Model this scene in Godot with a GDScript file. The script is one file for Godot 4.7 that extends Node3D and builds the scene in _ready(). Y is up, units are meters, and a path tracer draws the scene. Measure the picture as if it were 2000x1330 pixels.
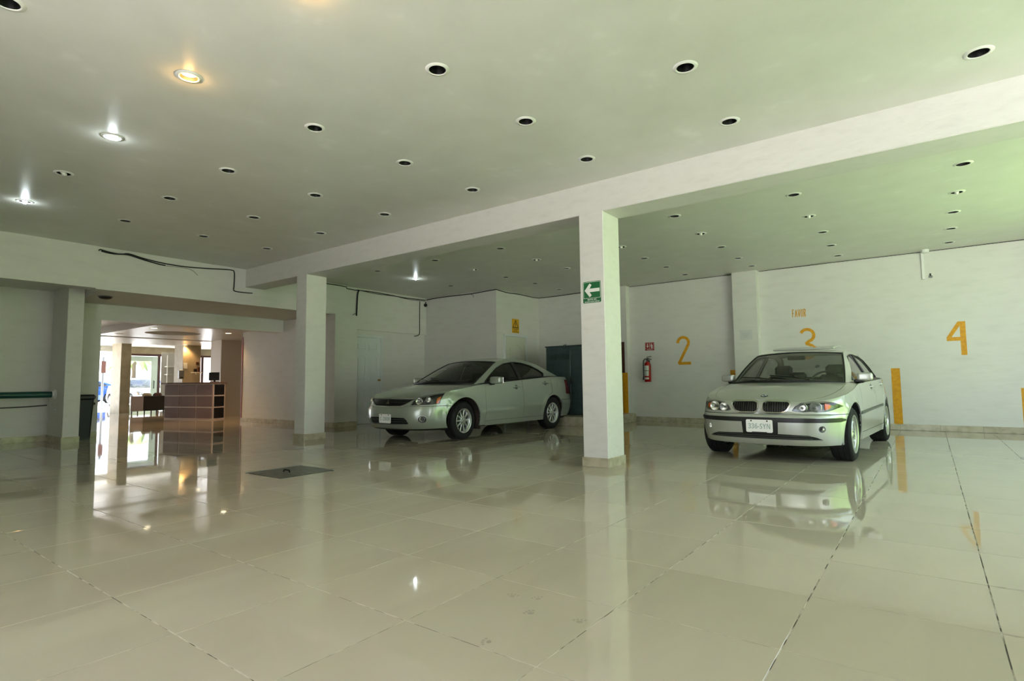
extends Node3D
# A polished-tile indoor car park with two parked saloons and a hotel lobby beyond the passage. Units are metres, y up.

const CEIL := 3.33        # garage ceiling
const WX := -11.05        # header face of the west side
const WZ := -12.85        # far wall with the bay numbers
const EX := 3.1           # open east side
const NZ := 1.9           # street side behind the camera
var M := {}

class MB:
	var v := PackedVector3Array()
	var n := PackedVector3Array()
	var uv := PackedVector2Array()
	func tri(a: Vector3, b: Vector3, c: Vector3, na: Vector3, nb: Vector3, nc: Vector3, ua := Vector2.ZERO, ub := Vector2.ZERO, uc := Vector2.ZERO) -> void:
		if (c - a).cross(b - a).dot(na + nb + nc) < 0.0:
			v.append(a); v.append(c); v.append(b)
			n.append(na); n.append(nc); n.append(nb)
			uv.append(ua); uv.append(uc); uv.append(ub)
		else:
			v.append(a); v.append(b); v.append(c)
			n.append(na); n.append(nb); n.append(nc)
			uv.append(ua); uv.append(ub); uv.append(uc)
	func quad(a: Vector3, b: Vector3, c: Vector3, d: Vector3, nn: Vector3) -> void:
		tri(a, b, c, nn, nn, nn, Vector2(0, 0), Vector2(1, 0), Vector2(1, 1))
		tri(a, c, d, nn, nn, nn, Vector2(0, 0), Vector2(1, 1), Vector2(0, 1))
	func box(lo: Vector3, hi: Vector3) -> MB:
		return cbox((lo + hi) * 0.5, (hi - lo).abs(), 0.0)
	func cbox(c: Vector3, s: Vector3, bev: float, bs := Basis()) -> MB:
		var h := s * 0.5
		var b: float = minf(bev, minf(h.x, minf(h.y, h.z)) * 0.95)
		for ax in 3:
			var a1 := (ax + 1) % 3
			var a2 := (ax + 2) % 3
			for sg in [-1.0, 1.0]:
				var p: Array[Vector3] = []
				for k in [[-1, -1], [1, -1], [1, 1], [-1, 1]]:
					var q := Vector3.ZERO
					q[ax] = sg * h[ax]; q[a1] = k[0] * (h[a1] - b); q[a2] = k[1] * (h[a2] - b)
					p.append(c + bs * q)
				var nn := Vector3.ZERO
				nn[ax] = sg
				quad(p[0], p[1], p[2], p[3], bs * nn)
		if b > 0.0:
			for ax in 3:
				var a1 := (ax + 1) % 3
				var a2 := (ax + 2) % 3
				for s1 in [-1.0, 1.0]:
					for s2 in [-1.0, 1.0]:
						var e: Array[Vector3] = []
						for k in [[-1.0, 0], [1.0, 0], [1.0, 1], [-1.0, 1]]:
							var q := Vector3.ZERO
							q[ax] = k[0] * (h[ax] - b)
							q[a1] = s1 * (h[a1] - (b if k[1] == 0 else 0.0)); q[a2] = s2 * (h[a2] - (0.0 if k[1] == 0 else b))
							e.append(c + bs * q)
						var nn := Vector3.ZERO
						nn[a1] = s1; nn[a2] = s2
						quad(e[0], e[1], e[2], e[3], bs * nn.normalized())
			for sx in [-1.0, 1.0]:
				for sy in [-1.0, 1.0]:
					for sz in [-1.0, 1.0]:
						var g := Vector3(sx, sy, sz)
						var nn: Vector3 = bs * g.normalized()
						tri(c + bs * (g * (h - Vector3(0, b, b))), c + bs * (g * (h - Vector3(b, 0, b))), c + bs * (g * (h - Vector3(b, b, 0))), nn, nn, nn)
		return self
	# rows of points, smooth; sgn chooses the side the normals point to
	func grid(p: Array, sgn := 1.0, closed := false) -> MB:
		var nr := p.size()
		var nc: int = p[0].size()
		var nn := []
		for i in nr:
			var r := PackedVector3Array()
			for j in nc:
				var du: Vector3 = p[mini(i + 1, nr - 1)][j] - p[maxi(i - 1, 0)][j]
				var j0 := maxi(j - 1, 0)
				var j1 := mini(j + 1, nc - 1)
				if closed:
					j0 = (j - 1 + nc - 1) % (nc - 1)
					j1 = (j + 1) % (nc - 1)
				var dv: Vector3 = p[i][j1] - p[i][j0]
				var m := du.cross(dv)
				r.append(m.normalized() * sgn if m.length() > 1e-12 else Vector3.ZERO)
			nn.append(r)
		for i in nr:
			for j in nc:
				if nn[i][j] == Vector3.ZERO:
					var alt: Vector3 = nn[1 if i == 0 else (nr - 2 if i == nr - 1 else i)][j]
					nn[i][j] = alt if alt != Vector3.ZERO else Vector3.UP
		for i in nr - 1:
			for j in nc - 1:
				var ua := Vector2(float(j) / (nc - 1), float(i) / (nr - 1))
				var ub := Vector2(float(j + 1) / (nc - 1), float(i + 1) / (nr - 1))
				tri(p[i][j], p[i][j + 1], p[i + 1][j + 1], nn[i][j], nn[i][j + 1], nn[i + 1][j + 1], ua, Vector2(ub.x, ua.y), ub)
				tri(p[i][j], p[i + 1][j + 1], p[i + 1][j], nn[i][j], nn[i + 1][j + 1], nn[i + 1][j], ua, ub, Vector2(ua.x, ub.y))
		return self
	func tube(pts: Array, r: float, seg := 8) -> MB:
		var rows := []
		var up := Vector3(0.31, 0.87, 0.38)
		for i in pts.size():
			var d: Vector3 = (pts[mini(i + 1, pts.size() - 1)] - pts[maxi(i - 1, 0)]).normalized()
			var s := d.cross(up)
			if s.length() < 0.05:
				s = d.cross(Vector3(1, 0.1, 0))
			s = s.normalized()
			var t := s.cross(d).normalized()
			var row := PackedVector3Array()
			for k in seg + 1:
				var a := TAU * k / seg
				row.append(pts[i] + (s * cos(a) + t * sin(a)) * r)
			rows.append(row)
		grid(rows, 1.0, true)
		for e in [0, pts.size() - 1]:
			var nd: Vector3 = (pts[e] - pts[1 if e == 0 else e - 1]).normalized()
			for k in seg:
				tri(pts[e], rows[e][k], rows[e][k + 1], nd, nd, nd)
		return self
	# profile of (radius, height) turned round the y axis of xf; breaks sharper than 35 degrees stay sharp
	func lathe(prof: Array, seg := 24, xf := Transform3D(), a0 := 0.0, a1 := TAU) -> MB:
		var m := prof.size()
		var sn: Array[Vector2] = []
		for i in m - 1:
			var d: Vector2 = prof[i + 1] - prof[i]
			sn.append(Vector2(d.y, -d.x).normalized())
		for i in m - 1:
			var n0: Vector2 = sn[i]
			var n1: Vector2 = sn[i]
			if i > 0 and sn[i - 1].dot(sn[i]) > 0.8: n0 = (sn[i - 1] + sn[i]).normalized()
			if i < m - 2 and sn[i + 1].dot(sn[i]) > 0.8: n1 = (sn[i + 1] + sn[i]).normalized()
			for k in seg:
				var t0 := a0 + (a1 - a0) * k / seg
				var t1 := a0 + (a1 - a0) * (k + 1) / seg
				var c0 := Vector3(cos(t0), 0, sin(t0))
				var c1 := Vector3(cos(t1), 0, sin(t1))
				var p0: Vector2 = prof[i]
				var p1: Vector2 = prof[i + 1]
				var y0 := Vector3(0, p0.y, 0)
				var y1 := Vector3(0, p1.y, 0)
				var A := xf * (c0 * p0.x + y0)
				var B := xf * (c1 * p0.x + y0)
				var C := xf * (c1 * p1.x + y1)
				var D := xf * (c0 * p1.x + y1)
				var bs := xf.basis
				var na := bs * (c0 * n0.x + Vector3(0, n0.y, 0))
				var nb := bs * (c1 * n0.x + Vector3(0, n0.y, 0))
				var ncc := bs * (c1 * n1.x + Vector3(0, n1.y, 0))
				var nd := bs * (c0 * n1.x + Vector3(0, n1.y, 0))
				if p0.x > 1e-6: tri(A, B, C, na, nb, ncc)
				if p1.x > 1e-6: tri(A, C, D, na, ncc, nd)
		return self
	# flat polygon in the xy plane of xf, from z = d0 to z = d1
	func prism(poly: PackedVector2Array, d0: float, d1: float, xf := Transform3D(), holes := []) -> MB:
		var pieces := [poly]
		for h in holes:
			var nx := []
			for q in pieces:
				# split by a vertical line through the hole so that no piece keeps a hole
				var cx := 0.0
				for w in h: cx += w.x
				cx /= h.size()
				for half in [PackedVector2Array([Vector2(-99, -99), Vector2(cx, -99), Vector2(cx, 99), Vector2(-99, 99)]), PackedVector2Array([Vector2(cx, -99), Vector2(99, -99), Vector2(99, 99), Vector2(cx, 99)])]:
					for part in Geometry2D.intersect_polygons(q, half):
						for rest in Geometry2D.clip_polygons(part, h): nx.append(rest)
			pieces = nx
		for q in pieces:
			var ix := Geometry2D.triangulate_polygon(q)
			for i in range(0, ix.size(), 3):
				var a: Vector2 = q[ix[i]]
				var b: Vector2 = q[ix[i + 1]]
				var c: Vector2 = q[ix[i + 2]]
				for d in [d0, d1]:
					var nn: Vector3 = xf.basis * Vector3(0, 0, 1 if d == maxf(d0, d1) else -1)
					tri(xf * Vector3(a.x, a.y, d), xf * Vector3(b.x, b.y, d), xf * Vector3(c.x, c.y, d), nn, nn, nn)
		for ring in [poly] + holes:
			var inside: float = 1.0 if ring == poly else -1.0
			var cw: float = 1.0 if Geometry2D.is_polygon_clockwise(ring) else -1.0
			for i in ring.size():
				var a: Vector2 = ring[i]
				var b: Vector2 = ring[(i + 1) % ring.size()]
				var e := (b - a).normalized()
				var nn: Vector3 = xf.basis * (Vector3(-e.y, e.x, 0) * cw * inside)
				quad(xf * Vector3(a.x, a.y, d0), xf * Vector3(b.x, b.y, d0), xf * Vector3(b.x, b.y, d1), xf * Vector3(a.x, a.y, d1), nn)
		return self
	func ribbon(pts: PackedVector2Array, w: float, d0: float, d1: float, xf := Transform3D(), ends := Geometry2D.END_BUTT) -> MB:
		for q in Geometry2D.offset_polyline(pts, w * 0.5, Geometry2D.JOIN_ROUND, ends): prism(q, d0, d1, xf)
		return self
	# superellipsoid-like blob
	func blob(c: Vector3, r: Vector3, e := 0.5, bs := Basis(), seg := 16) -> MB:
		var rows := []
		for i in seg + 1:
			var th := -PI / 2 + PI * i / seg
			var row := PackedVector3Array()
			for j in seg * 2 + 1:
				var ph := TAU * j / (seg * 2)
				var cp := signf(cos(th)) * pow(absf(cos(th)), e)
				var sp := signf(sin(th)) * pow(absf(sin(th)), e)
				row.append(c + bs * (r * Vector3(cp * signf(cos(ph)) * pow(absf(cos(ph)), e), sp, cp * signf(sin(ph)) * pow(absf(sin(ph)), e))))
			rows.append(row)
		return grid(rows, 1.0, true)
	func mesh() -> ArrayMesh:
		var a := []
		a.resize(Mesh.ARRAY_MAX)
		a[Mesh.ARRAY_VERTEX] = v
		a[Mesh.ARRAY_NORMAL] = n
		a[Mesh.ARRAY_TEX_UV] = uv
		var m := ArrayMesh.new()
		m.add_surface_from_arrays(Mesh.PRIMITIVE_TRIANGLES, a)
		return m

var taken := {}
func numbered(called: String) -> String:
	var k: int = taken.get(called, 0)
	taken[called] = k + 1
	return called if k == 0 else "%s_%03d" % [called, k]

func put(mb: MB, called: String, mat: Material, parent: Node = null) -> MeshInstance3D:
	return put_mesh(mb.mesh(), called, mat, parent)

func put_mesh(mesh: Mesh, called: String, mat: Material, parent: Node = null) -> MeshInstance3D:
	var o := MeshInstance3D.new()
	o.mesh = mesh
	o.material_override = mat
	if parent == null:
		o.name = numbered(called)
		add_child(o)
	else:
		o.name = called
		parent.add_child(o, true)
	return o

func base(called: String, at := Vector3.ZERO, turn := 0.0) -> Node3D:
	var o := Node3D.new()
	o.name = numbered(called)
	add_child(o)
	o.position = at
	o.rotation.y = turn
	return o

func tag(o: Node, label: String, category: String, group := "", kind := "") -> Node:
	if label: o.set_meta("label", label)
	if category: o.set_meta("category", category)
	if group: o.set_meta("group", group)
	if kind: o.set_meta("kind", kind)
	return o

func struct(mb: MB, called: String, mat: Material, label: String, category: String) -> MeshInstance3D:
	var o := put(mb, called, mat)
	tag(o, label, category, "", "structure")
	return o

# ---------------------------------------------------------------- textures and materials
func noise_image(sd: int, freq: float, oct: int, size: int, kind := FastNoiseLite.TYPE_SIMPLEX_SMOOTH) -> Image:
	var f := FastNoiseLite.new()
	f.seed = sd
	f.noise_type = kind
	f.frequency = freq
	f.fractal_type = FastNoiseLite.FRACTAL_FBM
	f.fractal_octaves = oct
	return f.get_seamless_image(size, size)

func tone_tex(im: Image, stops: Array) -> ImageTexture:
	# stops: [[position, Color], ...] in sRGB
	var g := Gradient.new()
	var off := PackedFloat32Array()
	var col := PackedColorArray()
	for s in stops:
		off.append(s[0]); col.append(s[1])
	g.offsets = off
	g.colors = col
	var w := im.get_width()
	var out := Image.create(w, w, false, Image.FORMAT_RGB8)
	for y in w:
		for x in w:
			out.set_pixel(x, y, g.sample(im.get_pixel(x, y).r))
	return ImageTexture.create_from_image(out)

func grey_tex(im: Image) -> ImageTexture:
	im.convert(Image.FORMAT_RGB8)
	return ImageTexture.create_from_image(im)

func mat(called: String, c: Color, rough: float, metal := 0.0, spec := 0.5) -> StandardMaterial3D:
	var m := StandardMaterial3D.new()
	m.resource_name = called
	m.albedo_color = c
	m.roughness = rough
	m.metallic = metal
	m.metallic_specular = spec
	M[called] = m
	return m

func textured(m: StandardMaterial3D, t: Texture2D, sc: Vector3, height: Texture2D = null, hs := 0.0) -> StandardMaterial3D:
	m.albedo_texture = t
	m.uv1_triplanar = true
	m.uv1_world_triplanar = true
	m.uv1_scale = sc
	if height:
		m.heightmap_enabled = true
		m.heightmap_texture = height
		m.heightmap_scale = hs
	return m

func glass(called: String, c: Color, a: float) -> StandardMaterial3D:
	var m := mat(called, Color(c.r, c.g, c.b, a), 0.02)
	m.transparency = BaseMaterial3D.TRANSPARENCY_ALPHA
	return m

func glow(called: String, c: Color, e: float) -> StandardMaterial3D:
	var m := mat(called, c, 0.5)
	m.emission_enabled = true
	m.emission = c
	m.emission_energy_multiplier = e
	return m

func make_materials() -> void:
	var n1 := noise_image(3, 0.012, 5, 512)
	var n2 := noise_image(8, 0.03, 4, 256)
	var n3 := noise_image(21, 0.006, 3, 256)
	var h1 := grey_tex(noise_image(5, 0.02, 5, 512))
	var wall_tones := tone_tex(n1, [[0.0, Color(0.81, 0.808, 0.778)], [0.35, Color(0.835, 0.833, 0.803)], [0.7, Color(0.845, 0.843, 0.814)], [1.0, Color(0.822, 0.82, 0.79)]])
	textured(mat("wall_paint", Color(1, 1, 1), 0.55), wall_tones, Vector3(0.22, 0.75, 0.22), h1, 0.25)
	textured(mat("column_paint", Color(1, 1, 1), 0.5), wall_tones, Vector3(0.5, 1.3, 0.5), h1, 0.15)
	# ceiling: satin plaster with pale scuffs
	var scuff := noise_image(40, 0.02, 5, 512)
	textured(mat("ceiling_paint", Color(1, 1, 1), 0.36), tone_tex(scuff, [[0.0, Color(0.84, 0.84, 0.805)], [0.5, Color(0.86, 0.86, 0.825)], [0.75, Color(0.868, 0.868, 0.835)], [0.88, Color(0.89, 0.89, 0.86)], [1.0, Color(0.91, 0.91, 0.885)]]), Vector3(0.16, 0.16, 0.16), grey_tex(noise_image(17, 0.012, 6, 512)), 0.35)
	# polished porcelain
	for k in 3:
		var c0: Color = [Color(0.735, 0.70, 0.62), Color(0.745, 0.71, 0.63), Color(0.728, 0.693, 0.613)][k]
		var m := textured(mat("tile_%d" % k, Color(1, 1, 1), 0.035, 0.0, 0.5), tone_tex(n3, [[0.0, c0.darkened(0.025)], [0.5, c0], [1.0, c0.lightened(0.02)]]), Vector3(0.9, 0.9, 0.35))
		m.uv1_offset = Vector3(0.31 * k, 0.17 * k, 0.53 * k)
	textured(mat("grout", Color(1, 1, 1), 0.8), tone_tex(n2, [[0.0, Color(0.26, 0.24, 0.2)], [0.36, Color(0.36, 0.34, 0.29)], [0.46, Color(0.6, 0.57, 0.5)], [0.6, Color(0.76, 0.73, 0.66)], [1.0, Color(0.84, 0.82, 0.75)]]), Vector3(0.8, 0.8, 0.8))
	textured(mat("skirting_tile", Color(1, 1, 1), 0.22), tone_tex(n1, [[0.0, Color(0.62, 0.59, 0.49)], [0.5, Color(0.71, 0.68, 0.585)], [1.0, Color(0.76, 0.73, 0.64)]]), Vector3(0.8, 0.8, 0.8))
	textured(mat("concrete", Color(1, 1, 1), 0.9), tone_tex(n1, [[0.0, Color(0.70, 0.695, 0.69)], [1.0, Color(0.80, 0.795, 0.79)]]), Vector3(0.2, 0.2, 0.2))
	textured(mat("lawn_grass", Color(1, 1, 1), 0.95), tone_tex(n2, [[0.0, Color(0.42, 0.56, 0.28)], [1.0, Color(0.56, 0.70, 0.38)]]), Vector3(1.1, 1.1, 1.1), h1, 3.0)
	textured(mat("steel_plate", Color(1, 1, 1), 0.35, 0.6), tone_tex(n1, [[0.0, Color(0.28, 0.29, 0.27)], [0.6, Color(0.42, 0.43, 0.40)], [1.0, Color(0.5, 0.5, 0.47)]]), Vector3(1.5, 1.5, 1.5))
	textured(mat("tank_paint", Color(1, 1, 1), 0.45), tone_tex(n1, [[0.0, Color(0.19, 0.245, 0.25)], [0.6, Color(0.22, 0.28, 0.285)], [1.0, Color(0.25, 0.31, 0.31)]]), Vector3(0.9, 0.9, 0.9))
	textured(mat("yellow_paint", Color(1, 1, 1), 0.55), tone_tex(n2, [[0.0, Color(0.78, 0.53, 0.02)], [0.5, Color(0.84, 0.60, 0.03)], [1.0, Color(0.87, 0.64, 0.05)]]), Vector3(1.6, 1.6, 1.6))
	mat("paw_dirt", Color(0.57, 0.54, 0.47), 0.6)
	mat("door_paint", Color(0.83, 0.85, 0.84), 0.4)
	mat("cream_paint", Color(0.79, 0.80, 0.72), 0.45)
	mat("satin_white", Color(0.80, 0.79, 0.76), 0.3)
	mat("beige_wall", Color(0.80, 0.75, 0.67), 0.5)
	mat("counter_panel_dark", Color(0.06, 0.045, 0.05), 0.25)
	mat("alloy_frame", Color(0.62, 0.62, 0.58), 0.4, 0.7)
	mat("brass", Color(0.65, 0.55, 0.35), 0.3, 1.0)
	mat("white_plastic", Color(0.9, 0.9, 0.88), 0.4)
	mat("black_plastic", Color(0.04, 0.04, 0.04), 0.45)
	mat("black_cable", Color(0.05, 0.05, 0.045), 0.6)
	mat("chrome", Color(0.82, 0.82, 0.82), 0.12, 1.0)
	mat("cup_black", Color(0.035, 0.033, 0.03), 0.4)
	mat("lamp_glass", Color(0.12, 0.13, 0.13), 0.15, 0.3)
	mat("bulb_white", Color(0.93, 0.93, 0.9), 0.3)
	glow("bulb_lit_white", Color(0.96, 0.99, 1.0), 4.0)
	glow("bulb_lit_warm", Color(1.0, 0.82, 0.5), 3.0)
	glow("lobby_lamp_glow", Color(1.0, 0.93, 0.78), 3.0)
	mat("pipe_green", Color(0.03, 0.26, 0.24), 0.4)
	mat("bin_plastic", Color(0.06, 0.075, 0.12), 0.5)
	mat("sign_green", Color(0.02, 0.38, 0.20), 0.4)
	mat("sign_white", Color(0.88, 0.89, 0.86), 0.4)
	mat("sign_red", Color(0.60, 0.05, 0.06), 0.35)
	mat("sign_yellow", Color(0.86, 0.66, 0.06), 0.4)
	mat("ink_black", Color(0.03, 0.03, 0.03), 0.5)
	mat("extinguisher_red", Color(0.62, 0.03, 0.04), 0.22)
	mat("paper_label", Color(0.82, 0.83, 0.80), 0.6)
	mat("faded_paper", Color(0.79, 0.80, 0.785), 0.7)
	mat("faded_ink", Color(0.66, 0.67, 0.68), 0.7)
	mat("red_trim", Color(0.52, 0.07, 0.06), 0.4)
	textured(mat("lobby_wall", Color(1, 1, 1), 0.55), wall_tones, Vector3(0.2, 0.5, 0.2))
	textured(mat("beige_stone", Color(1, 1, 1), 0.5), tone_tex(n1, [[0.0, Color(0.56, 0.52, 0.42)], [1.0, Color(0.66, 0.61, 0.5)]]), Vector3(0.4, 0.4, 0.4))
	mat("counter_panel", Color(0.47, 0.39, 0.40), 0.22)
	mat("counter_frame", Color(0.78, 0.72, 0.7), 0.35)
	mat("counter_top", Color(0.45, 0.38, 0.37), 0.2)
	mat("black_leather", Color(0.025, 0.022, 0.022), 0.45)
	mat("brown_wood", Color(0.28, 0.15, 0.10), 0.45)
	mat("lilac_grey", Color(0.55, 0.52, 0.54), 0.3)
	mat("grey_metal", Color(0.45, 0.46, 0.46), 0.35, 0.7)
	glass("clear_glass", Color(0.75, 0.82, 0.80), 0.12)
	mat("door_frame_pale", Color(0.74, 0.82, 0.77), 0.35)
	mat("palm_green", Color(0.35, 0.45, 0.10), 0.7)
	mat("palm_trunk", Color(0.40, 0.32, 0.22), 0.9)

# ---------------------------------------------------------------- setting
func set_camera_and_light() -> void:
	var cam := Camera3D.new()
	cam.name = "camera"
	add_child(cam)
	cam.transform = Transform3D(Basis(Vector3(0.80102, -0.01156, -0.59853), Vector3(0.05378, 0.99716, 0.05272), Vector3(0.59622, -0.07441, 0.79937)), Vector3(0, 0.98, 0))
	cam.fov = 62.77
	cam.near = 0.05
	cam.far = 400.0
	cam.current = true
	var e := Environment.new()
	e.tonemap_mode = Environment.TONE_MAPPER_LINEAR
	e.tonemap_exposure = EXPOSURE
	e.background_mode = Environment.BG_SKY
	var s := Sky.new()
	var sm := ProceduralSkyMaterial.new()
	sm.sky_top_color = Color(0.72, 0.80, 0.90)
	sm.sky_horizon_color = Color(0.96, 0.97, 0.97)
	sm.ground_horizon_color = Color(0.80, 0.79, 0.76)
	sm.ground_bottom_color = Color(0.6, 0.58, 0.52)
	sm.sky_energy_multiplier = 1.0
	s.sky_material = sm
	e.sky = s
	e.sdfgi_enabled = true
	e.ssao_enabled = true
	e.ssil_enabled = true
	var we := WorldEnvironment.new()
	we.name = "environment"
	we.environment = e
	add_child(we)
	var sun := DirectionalLight3D.new()
	sun.name = "sun"
	add_child(sun)
	sun.rotation_degrees = Vector3(-72, -55, 0)
	sun.light_color = Color(1.0, 0.98, 0.96)
	sun.light_energy = 3.2
	sun.light_angular_distance = 0.6
	sun.shadow_enabled = true

# a sheet facing down or up with round holes; rows of holes share a band
func holed_sheet(mb: MB, x0: float, x1: float, z0: float, z1: float, y: float, rows: Array, r: float, nn: Vector3) -> void:
	var s := r + 0.03
	var at := z0
	for row in rows:
		var lo := 1e9
		var hi := -1e9
		for h in row:
			lo = minf(lo, h[1] - s); hi = maxf(hi, h[1] + s)
		mb.quad(Vector3(x0, y, at), Vector3(x1, y, at), Vector3(x1, y, lo), Vector3(x0, y, lo), nn)
		var xs: Array = row.duplicate()
		xs.sort_custom(func(a, b): return a[0] < b[0])
		var ax := x0
		for h in xs:
			mb.quad(Vector3(ax, y, lo), Vector3(h[0] - s, y, lo), Vector3(h[0] - s, y, hi), Vector3(ax, y, hi), nn)
			var an: Array[float] = []
			for k in 28: an.append(TAU * k / 28)
			for c in [Vector2(h[0] - s, lo), Vector2(h[0] + s, lo), Vector2(h[0] + s, hi), Vector2(h[0] - s, hi)]:
				an.append(fposmod(atan2(c.y - h[1], c.x - h[0]), TAU))
			an.sort()
			for k in an.size():
				var p: Array[Vector3] = []
				for a in [an[k], an[(k + 1) % an.size()]]:
					var d := Vector2(cos(a), sin(a))
					var t := 1e9
					if absf(d.x) > 1e-6: t = minf(t, s / absf(d.x))
					if d.y > 1e-6: t = minf(t, (hi - h[1]) / d.y)
					if d.y < -1e-6: t = minf(t, (lo - h[1]) / d.y)
					p.append(Vector3(h[0] + d.x * r, y, h[1] + d.y * r))
					p.append(Vector3(h[0] + d.x * t, y, h[1] + d.y * t))
				mb.quad(p[0], p[1], p[3], p[2], nn)
			ax = h[0] + s
		mb.quad(Vector3(ax, y, lo), Vector3(x1, y, lo), Vector3(x1, y, hi), Vector3(ax, y, hi), nn)
		at = hi
	mb.quad(Vector3(x0, y, at), Vector3(x1, y, at), Vector3(x1, y, z1), Vector3(x0, y, z1), nn)

# x, z, row, place in row, state: 0 dark, 1 lit white, 2 lit warm, 3 bare white bulb, 4 tilted dark bulb
const LAMPS := [[0.41,-5.16,0,0,0],[-1.34,-5.15,0,1,0],[-2.79,-5.1,0,2,0],[-4.35,-5.06,0,3,0],[-5.95,-5.05,0,4,0],[-7.48,-5.07,0,5,0],[-9.04,-5.08,0,6,0],[-1.35,-4.03,1,1,0],[-2.8,-4.0,1,2,0],[-4.37,-3.98,1,3,0],[-6.0,-3.99,1,4,0],[-7.48,-4.0,1,5,0],[-9.04,-4.03,1,6,0],[-2.84,-2.91,2,2,0],[-4.4,-2.91,2,3,0],[-6.04,-2.93,2,4,0],[-7.51,-2.93,2,5,0],[-9.03,-2.96,2,6,0],[-4.4,-1.82,3,3,2],[-6.05,-1.85,3,4,1],[-7.51,-1.86,3,5,4],[-9.04,-1.86,3,6,1],[-4.39,-0.77,4,3,0],[-2.84,-1.82,3,2,2],[0.42,-7.81,10,0,0],[0.4,-8.98,11,0,3],[0.39,-10.04,12,0,0],[0.39,-11.14,13,0,0],[0.39,-12.27,14,0,0],[-1.27,-7.76,10,1,0],[-1.28,-8.95,11,1,3],[-1.26,-10.07,12,1,0],[-1.28,-11.18,13,1,0],[-1.29,-12.21,14,1,0],[-2.81,-7.7,10,2,0],[-2.83,-8.91,11,2,3],[-2.84,-10.04,12,2,0],[-2.86,-11.19,13,2,0],[-2.84,-12.15,14,2,0],[-4.28,-10.02,12,3,0],[-4.26,-11.09,13,3,0],[-4.25,-12.18,14,3,0],[-5.93,-7.64,10,4,0],[-5.95,-8.8,11,4,3],[-5.94,-9.88,12,4,0],[-7.48,-7.59,10,5,0],[-7.48,-8.73,11,5,3],[-7.49,-9.84,12,5,0],[-7.43,-10.91,13,5,0],[-7.46,-12.04,14,5,0],[-9.12,-7.56,10,6,0],[-9.15,-8.67,11,6,1],[-9.19,-9.86,12,6,0],[-4.22,-8.9,11,3,3]]
const LOBBY_LAMPS := [[-15.3, -5.74, 1], [-17.6, -5.78, 0], [-15.45, -7.62, 1], [-19.4, -8.7, 1], [-20.9, -8.8, 1], [-21.1, -9.95, 1]]

func skirting(called: String, label: String, a: Vector3, b: Vector3, out: Vector3, pitch := 0.62, h := 0.11, parent: Node = null) -> void:
	var o := parent
	if o == null:
		o = base(called)
		tag(o, label, "baseboard", "", "structure")
	var l := a.distance_to(b)
	var d := (b - a) / l
	var k := maxi(1, roundi(l / pitch))
	var mb := MB.new()
	mb.cbox(Vector3.ZERO, Vector3(l / k - 0.002, h, 0.016), 0.002)
	var ms := mb.mesh()
	for i in k:
		var t := put_mesh(ms, "tile", M.skirting_tile, o)
		t.transform = Transform3D(Basis(d, Vector3.UP, d.cross(Vector3.UP)), a + d * (l * (i + 0.5) / k) + Vector3.UP * h * 0.5 + out * 0.008)

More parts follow.
